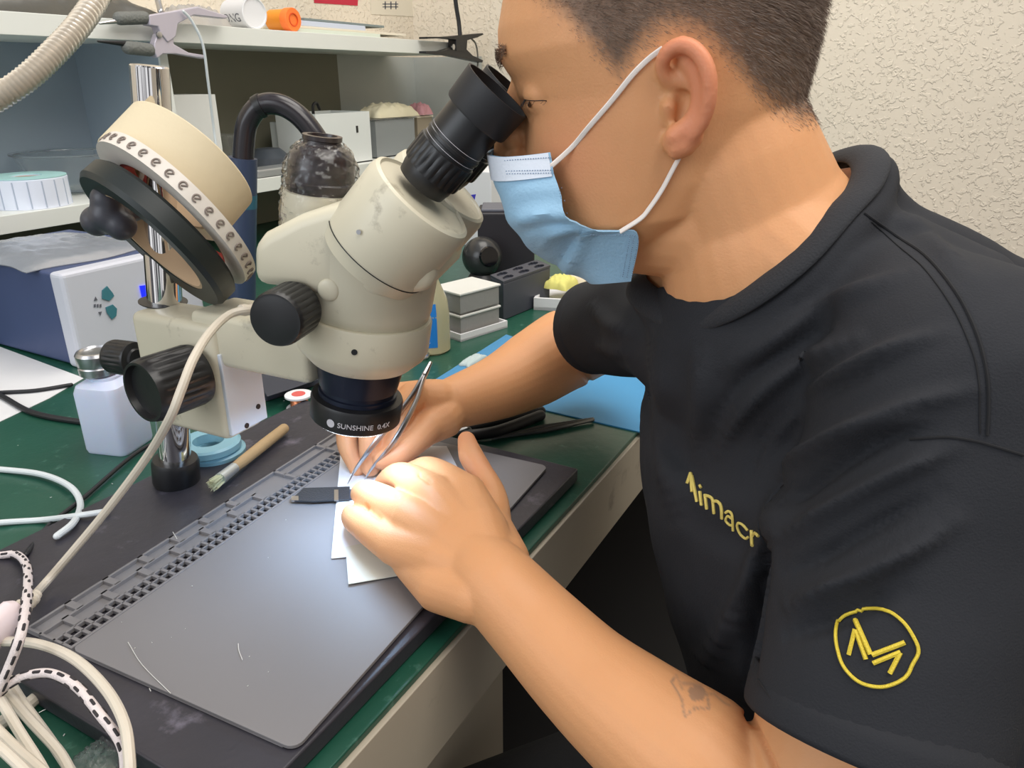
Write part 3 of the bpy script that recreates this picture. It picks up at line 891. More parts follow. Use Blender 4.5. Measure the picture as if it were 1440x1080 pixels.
tline([(880, 490), (1000, 480), (1200, 660), (1300, 700)], 1.6, .45)
arr[:, 2] = tat * nrm_cam * (dd < .6)
cdk.data.foreach_set('color', arr.ravel())
M_skin = mat('skin', S(213, 154, 107), 0.5, var=0.06, vscale=25, bump=0.12, bscale=600, sss=0.12, spec=0.35)
nt = M_skin.node_tree; b_ = nt.nodes['Principled BSDF']
base = b_.inputs['Base Color'].links[0].from_socket
at = nt.nodes.new('ShaderNodeAttribute'); at.attribute_name = 'tint'
spx = nt.nodes.new('ShaderNodeSeparateColor'); nt.links.new(at.outputs['Color'], spx.inputs[0])
cur = base
for ch, colr, amt in ((0, S(112, 92, 78), .88), (1, S(216, 124, 98), .6), (2, S(112, 100, 94), .75)):
    mm = nt.nodes.new('ShaderNodeMath'); mm.operation = 'MULTIPLY'; mm.inputs[1].default_value = amt
    nt.links.new(spx.outputs[ch], mm.inputs[0])
    mx = nt.nodes.new('ShaderNodeMix'); mx.data_type = 'RGBA'
    nt.links.new(mm.outputs[0], mx.inputs['Factor']); nt.links.new(cur, mx.inputs['A']); mx.inputs['B'].default_value = colr
    cur = mx.outputs['Result']
nt.links.new(cur, b_.inputs['Base Color'])
finish(bo, M_skin, None, True, angle=180)
tag(bo, 'person in a black t-shirt and blue face mask leaning to the microscope eyepieces', 'person')
skin_tree = bvh(bo)

# --- hair strands
M_hair = mat('dark brown hair', S(122, 104, 91), 0.5, var=0.3, vscale=90)
fv = np.array([list(p.center) for p in me.polygons]); fn = np.array([list(p.normal) for p in me.polygons])
rf_ = fv - HO
fh = np.stack([rf_ @ HF, rf_ @ hl, rf_ @ HU], 1)
si = fh[:, 2] - np.interp(fh[:, 0], gf, gu)
ok = (si > -.003) & (np.abs(fh[:, 1]) < .0785) & (np.linalg.norm(fh, axis=1) < .16) & (fh[:, 2] > -.03)
ok &= ~((np.abs(fh[:, 1]) > .0765) & (fh[:, 0] > -.03) & (fh[:, 0] < .03) & (fh[:, 2] < .045))
idx = np.nonzero(ok)[0]
dens = np.clip((si[idx] + .003) / .020, .08, 1.0)
cnt = 95000
pick = RNG.choice(idx, cnt, p=dens / dens.sum())
hp0 = fv[pick] + RNG.normal(0, .0007, (cnt, 3)); hn = fn[pick]; hh = fh[pick]; sik = si[pick]
flow = -HF[None] * (.9) + -HU[None] * np.clip(.9 - hh[:, 2:3] * 9, -.2, 1.0)
flow -= hn * (flow * hn).sum(1)[:, None]
L_ = np.clip(.0022 + sik * .09, .0022, .011) * RNG.uniform(.7, 1.25, cnt)
dr = hn * np.clip(.45 + hh[:, 2:3] * 4, .35, .9) + flow * .8 + RNG.normal(0, .16, (cnt, 3))
dr /= np.linalg.norm(dr, axis=1)[:, None]
sd = np.cross(dr, RNG.normal(0, 1, (cnt, 3))); sd /= np.linalg.norm(sd, axis=1)[:, None]
wd = .00010
mid = hp0 + dr * L_[:, None] * .55
tip = hp0 + dr * L_[:, None] - hn * L_[:, None] * .18 + flow * L_[:, None] * .1
VV = np.stack([hp0 - sd * wd, hp0 + sd * wd, mid + sd * wd * .8, mid - sd * wd * .8, tip], 1).reshape(-1, 3)
hm = bpy.data.meshes.new('hair')
fl = []
for i in range(cnt):
    k = i * 5
    fl.append((k, k + 1, k + 2, k + 3)); fl.append((k + 3, k + 2, k + 4))
hm.from_pydata(VV.tolist(), [], fl); hm.update()
ho = bpy.data.objects.new('hair', hm); COL.objects.link(ho); finish(ho, M_hair, bo, False)
# eyebrows and lashes
for s_ in (-1, 1):
    eb = MB()
    for k in range(260):
        t = RNG.uniform(0, .62)
        l_ = s_ * (.010 + .042 * t); f_ = .125; u_ = .040 + .006 * math.sin(t * 2.4) + RNG.normal(0, .0022) * (1 - .5 * t)
        o_ = H(f_, l_, u_); r_ = -HF
        loc, nor, i_, d_ = skin_tree.ray_cast(Vector(o_), Vector(r_))
        if loc is None: continue
        loc = np.array(loc); nor = np.array(nor)
        dd_ = unit(nor * .55 + hl * s_ * .9 + HU * RNG.normal(-.1, .35))
        eb.tube([loc, loc + dd_ * .004, loc + dd_ * .007 - nor * .0015], [.00012, .0001, .00003], 4)
    eb.build('eyebrow', M_hair, bo, False)
for s_ in (-1, 1):
    el = MB()
    prev = []
    for t in np.linspace(0, 1, 15):
        o_ = H(.13, s_ * (.024 + .026 * t), .0140 + .002 * math.sin(math.pi * t) - .001 * t)
        loc, nor, i_, d_ = skin_tree.ray_cast(Vector(o_), Vector(-HF))
        if loc is None: continue
        loc = np.array(loc); nor = np.array(nor); prev.append(loc + nor * .0002)
        for j in range(1):
            dd_ = unit(nor * .8 - HU * .35 + hl * s_ * .4 * t + RNG.normal(0, .1, 3))
            el.tube([loc, loc + dd_ * .004, loc + dd_ * .0065 + HU * .001], [.00014, .0001, .00003], 4)
    el.tube(prev, .00026, 6)
    el.build('eyelashes', mat('lash', S(30, 24, 22), .6), bo, False)
for s_ in (-1, 1):
    loc, nor, i_, d_ = skin_tree.ray_cast(Vector(H(.13, s_ * .0420, .0122)), Vector(-HF))
    MB().ball(np.array(loc) - HF * .0004, (.0012, .0056, .0019), basis(HF, hl, HU), 16, 10).build('eye', mat('dark eye', S(40, 28, 24), .15), bo)
# --- face mask
def mrow(m_, e_, n=22):
    """half row from midline point m_ to near-edge point e_ ; m_,e_ in head coords (f,l,u)"""
    out = []
    for th_ in np.linspace(0, math.pi / 2, n):
        s_, c_ = math.sin(th_), math.cos(th_)
        out.append(A(e_[0] + (m_[0] - e_[0]) * c_ ** .75, e_[1] * s_ ** .85, e_[2] + (m_[2] - e_[2]) * (1 - s_ ** 1.3)))
    return out
def hc_of(p): q = p - HO; return A(q @ HF, q @ hl, q @ HU)
mid_px = [(702, 209), (707, 239), (716, 268), (728, 297), (744, 325), (765, 350), (792, 371), (822, 384)]
edge_px = [(784, 213, .056), (790, 240, .060), (797, 268, .064), (806, 300, .068), (838, 318, .0655), (876, 321, .062), (908, 323, .060), (903, 358, .052)]
mids = [hc_of(M(x, y, 0)) for x, y in mid_px]
edgs = [hc_of(M(x, y, l_)) for x, y, l_ in edge_px]
mids.append(hc_of(M(838, 390, 0))); edgs.append(hc_of(M(896, 392, .045)))
ms = [a for a in spline(mids, 5)]; es = [a for a in spline(edgs, 5)]
rows = []
for i, (a_, b_q) in enumerate(zip(ms, es)):
    r1 = mrow(a_, b_q)
    t = i / (len(ms) - 1)
    full = [A(p[0], -p[1], p[2]) for p in r1[::-1][:-1]] + r1
    rr = []
    for j, p in enumerate(full):
        w_ = j / (len(full) - 1)
        ripple = .0010 * math.sin(t * 30 + w_ * 4) * math.sin(math.pi * t) + .0012 * math.sin(t * 9 + w_ * 14) * math.sin(math.pi * t)
        rr.append(H(p[0] + .004 + ripple, p[1] * 1.06, p[2]))
    rows.append(rr)
M_mask = mat('pale blue nonwoven', S(150, 190, 218), 0.75, var=0.05, vscale=30, bump=0.25, bscale=500)
M_maskw = mat('white mask edge', S(214, 222, 234), 0.7, bump=0.2, bscale=400)
mkb = MB().strip(rows)
mv_ = mkb.v[0]; mpx, md_ = projN(mv_)
def foldd(pp, w, a_):
    q = spline([A(x, y, 0) for x, y in pp], 6); best = np.full(len(mv_), 1e9)
    for a1_, b1q in zip(q[:-1], q[1:]): best = np.minimum(best, dseg(mpx, a1_[:2], b1q[:2]))
    near = ((mv_ - HO) @ hl) > -.01
    return near * a_ * np.exp(-(best / w) ** 2)
fd = foldd([(822, 330), (812, 355), (798, 382)], 6, .0045) + foldd([(735, 308), (770, 300), (803, 306)], 6, .003) + foldd([(765, 345), (780, 330), (815, 318)], 6, .003)
fd += -foldd([(808, 325), (796, 350), (782, 372)], 6, .0035) - foldd([(742, 322), (775, 314), (800, 318)], 6, .0025) + foldd([(700, 290), (740, 270), (800, 265)], 9, .0016)
mkb.v[0] = mv_ + fd[:, None] * (hl * .9 + HF * .3)
mo = mkb.build('face_mask', M_mask, bo, True, solid=.0012, angle=60, offset=1)
mk_tree = bvh(mo)
tr = [rows[0][j] for j in range(len(rows[0]))]
tb_ = MB().strip([[p + HF * .0012 + hl * (.0013 * np.sign((p - HO) @ hl) * min(1, abs((p - HO) @ hl) / .02)) for p in rows[i]] for i in range(0, 7)]).build('nose_band', M_maskw, mo, True, solid=.0011, offset=1)
st = MB()
def stitch(pp, n_, r=.00028):
    for t in np.linspace(0, 1, n_):
        x = pp[0][0] + (pp[1][0] - pp[0][0]) * t; y = pp[0][1] + (pp[1][1] - pp[0][1]) * t
        q = hit(mk_tree, x, y, .0016); q2 = hit(mk_tree, x + 2.2 * (pp[1][0] - pp[0][0]) / 100, y + 2.2 * (pp[1][1] - pp[0][1]) / 100, .0016)
        if q is not None and q2 is not None: st.tube([q, q2], r, 4)
stitch([(712, 226), (785, 222)], 22); stitch([(714, 241), (788, 240)], 22); stitch([(715, 245), (789, 244)], 22)
stitch([(786, 232), (800, 300)], 20); stitch([(779, 232), (794, 300)], 20)
stitch([(830, 327), (900, 329)], 20); stitch([(898, 330), (888, 388)], 20); stitch([(892, 330), (882, 387)], 20); stitch([(886, 331), (876, 386)], 20)
st.build('stitching', mat('grey blue stitch', S(120, 142, 170), .8), mo, False)
M_loop = mat('white elastic', S(238, 228, 220), 0.6)
def onskin(x, y, off): 
    q = hit(skin_tree, x, y, off); return q
lp = MB()
a_ = rows[5][-2] + hl * .001; pts = [a_] + [onskin(x, y, .0016) for x, y in [(805, 208), (830, 178), (860, 143), (890, 105), (912, 83)]] + [M(932, 68, .080)]
pts = [p for p in pts if p is not None]
lp.tube(spline(pts, 6), .0016, 8, aspect=.5)
pts = [M(958, 216, .074)] + [onskin(x, y, .0020) for x, y in [(944, 240), (930, 266), (913, 291), (900, 306)]] + [rows[29][-2] + hl * .001]
pts = [p for p in pts if p is not None]
lp.tube(spline(pts, 6), .0015, 8, aspect=.5)
lp.build('ear_loop', M_loop, mo)

# --- trousers and shoes
tro = fuse(legs, 'trousers', .005, 6); finish(tro, mat('black trousers', S(14, 14, 16), .85, var=.1, bump=.2, bscale=200), bo, True, angle=180)

# --- t-shirt
sh = MB()
ctr = [P(1110, 495, .540), P(1140, 560, .556), P(1158, 660, .582), P(1198, 860, .600), P(1290, 1100, .625)]
end = PEL + UZ * .02
ctr.append(end)
sh.tube(spline(ctr, 5), np.interp(np.arange(26), [0, 5, 10, 15, 20, 25], [.115, .162, .165, .160, .160, .155]), 40, ref=LATH,
        aspect=np.interp(np.arange(26), [0, 5, 10, 15, 20, 25], [.80, .74, .82, .86, .88, .9]), round_end=(True, True))
sh.tube(spline([P(1122, 420, .475), P(1235, 462, .450), SN], 5), np.interp(np.arange(11), [0, 5, 10], [.032, .058, .070]), 28, round_end=(True, True))
sh.tube(spline([P(1000, 500, .545), P(960, 470, .62), SF], 5), np.interp(np.arange(11), [0, 5, 10], [.030, .052, .058]), 28, round_end=(True, True))
nl = [P(905, 392, .555), P(940, 418, .525), P(985, 432, .495), P(1030, 419, .468), P(1075, 391, .45), P(1120, 352, .443), P(1160, 303, .446), P(1190, 272, .456), P(1203, 242, .470), P(1190, 226, .495), P(1152, 236, .53), P(1090, 270, .575), P(1000, 330, .595), P(930, 372, .585)]
nls = spline(nl, 6, True)
NC = sum(nls) / len(nls)
NA = np.zeros(3)
for a_, b_q in zip(nls, nls[1:] + nls[:1]): NA += np.cross(a_ - NC, b_q - NC)
NA = unit(NA)
if NA @ UZ < 0: NA = -NA
nb1 = unit(LATH - NA * (LATH @ NA)); nb2 = np.cross(NA, nb1)
if nb2 @ FT < 0: nb2 = -nb2
npol = []
for p in nls:
    q = p - NC; npol.append((math.atan2(q @ nb2, q @ nb1), math.hypot(q @ nb1, q @ nb2), q @ NA))
npol.sort()
pa = np.array([q[0] for q in npol]); pr__ = np.array([q[1] for q in npol]); ph__ = np.array([q[2] for q in npol])
def neck_r(phi): return float(np.interp((phi + math.pi) % (2 * math.pi) - math.pi, pa, pr__, period=2 * math.pi))
def neck_h(phi): return float(np.interp((phi + math.pi) % (2 * math.pi) - math.pi, pa, ph__, period=2 * math.pi))
tor = []
for k in range(48):
    ph = 2 * math.pi * k / 48
    tor.append(NC + (nb1 * math.cos(ph) + nb2 * math.sin(ph)) * (neck_r(ph) + .009) + NA * (neck_h(ph) - .014))
sh.tube(tor, .012, 12, closed=True)
sh.tube([P(1185, 320, .470), P(1235, 380, .470), P(1300, 450, .455)], [.024, .040, .055], 20, round_end=(True, True))
# upper back
sh.tube(spline([P(1205, 275, .490), P(1242, 352, .500), P(1330, 432, .510), P(1430, 560, .53), P(1480, 720, .55)], 5), np.interp(np.arange(21), [0, 5, 10, 15, 20], [.022, .038, .050, .080, .11]), 28, round_end=(True, True))
sh.tube([P(1225, 640, .455), P(1190, 800, .455)], .038, 20, round_end=(True, True))
# sleeves
hem_n = P(1216, 1040, .405); hem_f = P(834, 462, .800)
sh.tube(spline([SN, P(1285, 780, .415), hem_n], 5), np.interp(np.arange(11), [0, 5, 10], [.070, .071, .064]), 32)
sh.tube(spline([SF, (SF + hem_f) / 2, hem_f], 5), np.interp(np.arange(11), [0, 5, 10], [.058, .053, .0475]), 28)
so_ = fuse(sh, 't_shirt', .0034, 14, .5)
me = so_.data
v = verts_of(me); nn = normals_of(me)
pxy, dd = projN(v)
facing = (nn * (CAM - v)).sum(1) > -.02
def polyd(pp, sub=6):
    q = spline([A(x, y, 0) for x, y in pp], sub)
    best = np.full(len(v), 1e9); tt = np.zeros(len(v)); K_ = len(q) - 1
    for i_, (a_, b_q) in enumerate(zip(q[:-1], q[1:])):
        d_ = dseg(pxy, a_[:2], b_q[:2]); c_ = d_ < best
        best[c_] = d_[c_]; tt[c_] = i_ / K_
    return best, np.clip(np.minimum(tt, 1 - tt) * 3.2 + .05, 0, 1)
dsp = np.zeros(len(v))
near_ok = facing & (dd < .75)
ridges = [([(1000, 527), (1076, 486), (1143, 440), (1214, 410), (1285, 384)], 11, .0028),
          ([(1000, 654), (1051, 573), (1117, 517), (1204, 476)], 12, .0034),
          ([(1051, 659), (1097, 598), (1168, 537), (1255, 491), (1326, 466)], 11, .0034),
          ([(1092, 685), (1137, 639), (1255, 578), (1367, 547)], 12, .0036),
          ([(1091, 769), (1167, 720), (1256, 667), (1344, 627)], 13, .0040),
          ([(1091, 862), (1175, 827), (1255, 787), (1344, 733)], 14, .0045),
          ([(980, 950), (1047, 849), (1091, 733), (1110, 680)], 18, .0060),
          ([(920, 470), (935, 540), (940, 640), (960, 740)], 18, .0040),
          ([(985, 480), (990, 560), (985, 640)], 16, .0030),
          ([(1150, 640), (1230, 600), (1330, 590)], 12, .0020),
          ([(1250, 300), (1300, 330), (1360, 390)], 12, .0018),

          ([(830, 420), (850, 450), (880, 470)], 10, .0020), ([(835, 480), (855, 490), (880, 500)], 8, .0018)]
vall = [([(1000, 600), (1040, 540), (1100, 500), (1180, 450)], 9, .0022),
        ([(1045, 680), (1080, 610), (1140, 560), (1240, 515)], 9, .0026),
        ([(1085, 740), (1130, 690), (1230, 625), (1330, 590)], 10, .0030),
        ([(1095, 747), (1075, 820), (1060, 880), (1052, 960)], 7, .0090),
        ([(1090, 815), (1160, 780), (1240, 735), (1320, 690)], 12, .0030),
        ([(1085, 900), (1180, 870), (1270, 830)], 12, .0025),
        ([(1020, 900), (1065, 820), (1085, 760)], 10, .0030)]
for pp, w, a_ in ridges:
    bd_q, tp_q = polyd(pp); dsp += near_ok * a_ * 2.5 * tp_q * np.exp(-(bd_q / w) ** 2)
for pp, w, a_ in vall:
    bd_q, tp_q = polyd(pp); dsp -= near_ok * a_ * 2.5 * tp_q * np.exp(-(bd_q / w) ** 2)
dsp += .0012 * np.sin(v[:, 0] * 60 + v[:, 2] * 40) * np.sin(v[:, 1] * 50 + v[:, 2] * 35)
set_verts(me, v + nn * dsp[:, None])
bm = bmesh.new(); bm.from_mesh(me)
kill = []
hn_ax = unit(hem_n - P(1275, 780, .415)); hf_ax = unit(hem_f - SF)
for fc in bm.faces:
    c = np.array(fc.calc_center_median()); no = np.array(fc.normal)
    q = c - NC; h = q @ NA
    if h > -.10:
        a1q, a2q = q @ nb1, q @ nb2
        if math.hypot(a1q, a2q) < neck_r(math.atan2(a2q, a1q)): kill.append(fc); continue
    if (c - hem_n) @ hn_ax > -.005 and no @ hn_ax > .55 and np.linalg.norm(c - hem_n) < .075: kill.append(fc); continue
    if (c - hem_f) @ hf_ax > -.005 and no @ hf_ax > .55 and np.linalg.norm(c - hem_f) < .065: kill.append(fc)
bmesh.ops.delete(bm, geom=kill, context='FACES')
bmesh.ops.delete(bm, geom=[q for q in bm.verts if not q.link_faces], context='VERTS')
for vt in bm.verts:
    if not vt.is_boundary: continue
    c = np.array(vt.co); q = c - NC; h = q @ NA
    dN, dF = np.linalg.norm(c - hem_n), np.linalg.norm(c - hem_f)
    if dN < .085: c = c - hn_ax * ((c - hem_n) @ hn_ax + .001)
    elif dF < .07: c = c - hf_ax * ((c - hem_f) @ hf_ax + .001)
    elif h > -.10:
        a1q, a2q = q @ nb1, q @ nb2; rr = math.hypot(a1q, a2q); k_ = (neck_r(math.atan2(a2q, a1q)) + .0005) / rr
        c = NC + (nb1 * a1q + nb2 * a2q) * k_ + NA * h
    vt.co = Vector(c)
for _ in range(3):
    for vt in bm.verts:
        if vt.is_boundary:
            nbv = [e.other_vert(vt) for e in vt.link_edges if e.is_boundary]
            if len(nbv) == 2: vt.co = vt.co * .5 + (nbv[0].co + nbv[1].co) * .25
bm.to_mesh(me); bm.free()
M_shirt = mat('black cotton', S(42, 43, 47), 0.85, var=0.08, vscale=12, bump=0.25, bscale=900, spec=0.25)
shirt_tree = bvh(so_)
# collar band
finish(so_, M_shirt, bo, True, solid=.0016, angle=180)
rws = []
for k in range(73):
    ph = 2 * math.pi * (k % 72) / 72
    d_ = nb1 * math.cos(ph) + nb2 * math.sin(ph); rr = neck_r(ph); h = neck_h(ph)
    rws.append([NC + d_ * (rr - .0030) + NA * (h + .0015), NC + d_ * (rr + .003) + NA * (h + .0040), NC + d_ * (rr + .011) + NA * (h + .0038), NC + d_ * (rr + .019) + NA * (h - .001), NC + d_ * (rr + .0205) + NA * (h - .006)])
cbm = MB().strip(rws[:72]); kk = len(rws[0]); cbm.f += [(71 * kk + j, 71 * kk + j + 1, j + 1, j) for j in range(kk - 1)]
cbm.build('collar_band', mat('black rib knit', S(38, 39, 43), .9, bump=.4, bscale=700), so_, True, solid=.0022, sub=1, angle=180)
def hemband(cen, ax, r0, w, nm):
    a1h = unit(np.cross(ax, UZ)); a2h = np.cross(ax, a1h); rad_ = []
    for k in range(48):
        q = 2 * math.pi * k / 48; d_ = a1h * math.cos(q) + a2h * math.sin(q); best = None
        for h in (-w * .3, -w * .6, -w):
            loc, nor, i_, dist = shirt_tree.ray_cast(Vector(cen + ax * h), Vector(d_))
            if loc is not None and .7 * r0 < dist < 1.25 * r0: best = dist; break
        rad_.append(best)
    med = float(np.median([x for x in rad_ if x])) if any(rad_) else r0
    rad_ = np.array([x if x else med for x in rad_]); rad_ = np.clip(rad_, .9 * med, 1.05 * med)
    for _ in range(4): rad_ = (np.roll(rad_, 1) + 2 * rad_ + np.roll(rad_, -1)) / 4
    rows_ = []
    for k in range(48):
        q = 2 * math.pi * k / 48; d_ = a1h * math.cos(q) + a2h * math.sin(q)
        rows_.append([cen + ax * h + d_ * (rad_[k] + o_) for h, o_ in ((-w, .0002), (-w * .5, .0014), (0, .0014), (.003, .0008))])
    hbm = MB().strip(rows_); kk_ = 4
    hbm.f += [(47 * kk_ + j_, 47 * kk_ + j_ + 1, j_ + 1, j_) for j_ in range(kk_ - 1)]
    hbm.build(nm, M_shirt, so_, True, solid=.0022, angle=180)
hemband(hem_n - hn_ax * .002, hn_ax, .064, .020, 'sleeve_hem')
hemband(hem_f - hf_ax * .002, hf_ax, .0475, .018, 'sleeve_hem')
# seams
M_seam = mat('black seam thread', S(24, 24, 27), .9)
sm = MB(); stroke(sm, shirt_tree, [(1215, 300), (1262, 333), (1305, 363), (1345, 412), (1372, 465), (1387, 520), (1390, 570), (1388, 612)], .0008, off=.0004, sub=10); sm.build('seam', M_seam, so_)
sm = MB(); stroke(sm, shirt_tree, [(1225, 312), (1262, 345), (1300, 378), (1335, 425), (1358, 470), (1375, 525), (1378, 610)], .0004, off=.0003, sub=10); sm.build('seam', M_seam, so_)
sm = MB(); stroke(sm, shirt_tree, [(1280, 618), (1330, 615), (1370, 620), (1400, 628), (1439, 640)], .0007, off=.0004, sub=10); sm.build('seam', M_seam, so_)
sm = MB(); stroke(sm, shirt_tree, [(1066, 955), (1100, 1000), (1150, 1040), (1210, 1068), (1260, 1079)], .0005, off=.0003, sub=10); sm.build('seam', M_seam, so_)
# embroidery
M_yel = mat('yellow embroidery', S(222, 196, 60), 0.6, bump=.5, bscale=1200, var=.12, vscale=300)
em = MB()
def zt(x, y): return (900 + x * .4444, 600 + y * .4444)
ring_px = [(640, 600), (700, 580), (780, 583), (830, 615), (865, 665), (880, 710), (862, 750), (835, 795), (770, 822), (700, 810), (650, 765), (628, 710), (622, 650)]
stroke(em, shirt_tree, [zt(*p) for p in ring_px], .00085, closed=True, off=.0008)
def sstroke(pp, r): stroke(em, shirt_tree, [zt(*p) for p in pp], r, off=.0008)
sstroke([(684, 615), (730, 720)], .0012); sstroke([(735, 722), (838, 682)], .0012)
sstroke([(662, 722), (682, 642)], .0011); sstroke([(684, 645), (716, 736)], .0011)
sstroke([(738, 748), (824, 712)], .0011); sstroke([(824, 714), (790, 780)], .0011)
em.build('sleeve_emblem', M_yel, so_)
tx = MB()
def zq(x, y): return (940 + x / 6.75, 640 + y / 6.75)
def tstroke(pp, r=.0009): stroke(tx, shirt_tree, [zq(*p) for p in pp], r, off=.0008)
tstroke([(182, 272), (216, 172)], .0011); tstroke([(216, 172), (232, 350)], .0013); tstroke([(228, 200), (278, 440)], .0012)
tstroke([(305, 345), (322, 472)], .0012); tstroke([(303, 288), (316, 312)], .0010)
tstroke([(355, 372), (372, 508)], .0012); tstroke([(360, 385), (400, 395), (428, 430), (440, 550)], .0011); tstroke([(432, 440), (475, 440), (508, 490), (515, 600)], .0011)
tstroke([(548, 545), (580, 530), (612, 570), (620, 715)]); tstroke([(612, 600), (570, 575), (552, 615), (585, 655), (618, 665)])
tstroke([(762, 712), (715, 660), (672, 640), (660, 675), (690, 745), (740, 790), (766, 778)])
tstroke([(800, 712), (808, 862)], .0012); tstroke([(808, 770), (830, 742), (862, 765)], .0010)
tx.build('chest_lettering', mat('pale yellow embroidery', S(226, 204, 110), 0.6, bump=.5, bscale=1200), so_)
lbl = MB()
lb = NC + nb2 * -(neck_r(-math.pi / 2) - .004) + NA * (neck_h(-math.pi / 2) - .012) + nb1 * .012
MB().box(lb, (.022, .0012, .016), basis(nb1, nb2, NA)).build('care_tag', mat('pale tag', S(200, 180, 172), .8), so_, False)
# shoes
for s_ in (-1, 1):
    hp_ = PEL + LATH * s_ * .085
    kn = hp_ + FT * .40 + LATH * s_ * .03; an = kn + FT * .03
    c_ = A(an[0], an[1], .045) + FT * .05
    smb = MB(); smb.tube([c_ - FT * .09, c_, c_ + FT * .10], [.040, .042, .034], 18, round_end=(True, True)); smb.tube([A(an[0], an[1], .12), A(an[0], an[1], .05)], [.047, .045], 18)
    ob = fuse(smb, 'shoe', .005, 4); vv = verts_of(ob.data).copy(); vv[:, 2] = np.maximum(vv[:, 2], .001); set_verts(ob.data, vv)
    finish(ob, mat('black shoe', S(20, 20, 22), .5), bo, True, angle=180)
# stool under the person
st_ = thing('stool', (PEL[0], PEL[1], 0), 'white round work stool under the person in front of the bench', 'stool')
zz = PEL[2] - .115
MB().lathe([(.155, zz - .05), (.17, zz - .045), (.17, zz - .012), (.16, zz - .003), (.0005, zz)], (PEL[0], PEL[1], 0), UZ, 40).build('seat', mat('white plastic', S(206, 204, 198), .4), st_)
MB().lathe([(.02, .06), (.02, zz - .05)], (PEL[0], PEL[1], 0), UZ, 20).build('column', M_chrome, st_)
for k in range(5):
    q = 2 * math.pi * k / 5; dv = A(math.cos(q), math.sin(q), 0); b0q = A(PEL[0], PEL[1], .06)
    MB().tube([b0q, b0q + dv * .24 - UZ * .025], [.016, .012], 12, round_end=(True, True)).build('leg', M_blk, st_)
# ================================================================== THINGS ON THE BENCH
BZ = .7502
def quad_slab(px, z, th, name, m, parent=None, bev=0.0):
    return MB().prism([Z(x, y, z) for x, y in px], UZ * th).build(name, m, parent, False, bev=bev)
def RXY(p, q):
    d = unit(A(q[0] - p[0], q[1] - p[1], 0)); return basis(d, np.cross(UZ, d), UZ), d
M_pwhite = mat('paper white', S(220, 220, 222), 0.7, bump=.1, bscale=60)
M_pet = mat('clear plastic', (.92, .95, .96, 1), 0.12, trans=.95, ior=1.25, bump=.15, bscale=50)
M_grey = mat('grey plastic', S(96, 98, 108), 0.5, var=.05)
# hot air station
sx, sy = .585, 1.02
hz = height_at(sx, sy, 386)
ps = thing('rework_station', (sx, sy, BZ), 'dark blue bench power box with a white front panel and teal arrow buttons', 'power box')
MB().box((sx + .11, sy + .175, (BZ + hz - .002) / 2 + .001), (.215, .29, hz - BZ - .004), bev=.004).build('housing', mat('slate blue metal', S(72, 84, 120), .5, var=.05), ps, False)
MB().box((sx + .11, sy + .015, (BZ + hz) / 2), (.222, .030, hz - BZ), bev=.006).build('front_bezel', mat('cool white plastic', S(206, 208, 218), .45), ps, False)
def FPt(x, y, o=0.0): return PY(x, y, sy - .001 - o)
M_teal = mat('teal buttons', S(62, 122, 134), .5)
for pp in ([(143, 420), (143, 408), (150, 402), (158, 412), (160, 416), (153, 423)], [(148, 432), (158, 428), (164, 434), (163, 444), (157, 449), (150, 440)]):
    MB().prism([FPt(*p) for p in pp], A(0, -.0015, 0)).build('button', M_teal, ps, False, bev=.0004)
for pp in ([(132, 423), (137, 422), (134, 417)], [(138, 439), (143, 438), (141, 444)]):
    MB().prism([FPt(*p) for p in pp], A(0, -.0006, 0)).build('arrow_mark', M_grey, ps, False)
MB().prism([FPt(*p) for p in [(196, 402), (212, 400), (216, 418), (200, 421)]], A(0, -.001, 0)).build('display', mat('blue display', S(10, 10, 220), .3, emit=(0.01, 0.02, 1, 1), estr=1.6), ps, False)
for k in range(3):
    MB().prism([FPt(132 + k * 4, 428), FPt(134.5 + k * 4, 427.5), FPt(134.5 + k * 4, 432), FPt(132 + k * 4, 432)], A(0, -.0004, 0)).build('small_print', M_grey, ps, False)
# silvery bag on top
def crumple(cx, cy, z0, lx, ly, h, name, m, seed=1, label=None, cat=None, group=None, R=None, amp=1.0, nx=26, ny=20, kind=None):
    r = np.random.default_rng(seed); ph = r.uniform(0, 6, 12); fr = r.uniform(12, 55, 12) * .12 / max(lx, ly)
    top, bot = [], []
    R = np.eye(3) if R is None else R
    for i in range(nx + 1):
        a_, b_q = [], []
        for j in range(ny + 1):
            u_, w_ = i / nx * 2 - 1, j / ny * 2 - 1
            e_ = max(0, 1 - abs(u_) ** 3) * max(0, 1 - abs(w_) ** 3)
            x, y = u_ * lx / 2 * (1 + .06 * math.sin(ph[0] + w_ * 5)), w_ * ly / 2 * (1 + .06 * math.sin(ph[1] + u_ * 4))
            n_ = sum(abs(math.sin(ph[k] + x * fr[k] * 6 * math.cos(k) + y * fr[k] * 6 * math.sin(k))) for k in range(6)) / 6
            zt_ = z0 + .0012 + h * e_ ** .5 * (.45 + .55 * n_ * amp)
            o_ = R @ A(x, y, 0)
            a_.append(A(cx + o_[0], cy + o_[1], zt_)); b_q.append(A(cx + o_[0], cy + o_[1], z0))
        top.append(a_); bot.append(b_q)
    mb = MB(); mb.strip(top); mb.strip(bot)
    n = (nx + 1) * (ny + 1); W_ = ny + 1
    for i in range(nx):
        mb.f.append((i * W_, (i + 1) * W_, n + (i + 1) * W_, n + i * W_)); mb.f.append((i * W_ + ny, (i + 1) * W_ + ny, n + (i + 1) * W_ + ny, n + i * W_ + ny))
    for j in range(ny):
        mb.f.append((j, j + 1, n + j + 1, n + j)); mb.f.append((nx * W_ + j, nx * W_ + j + 1, n + nx * W_ + j + 1, n + nx * W_ + j))
    o = mb.build(name, m, None, True, angle=50)
    if label: tag(o, label, cat, group, kind)
    return o
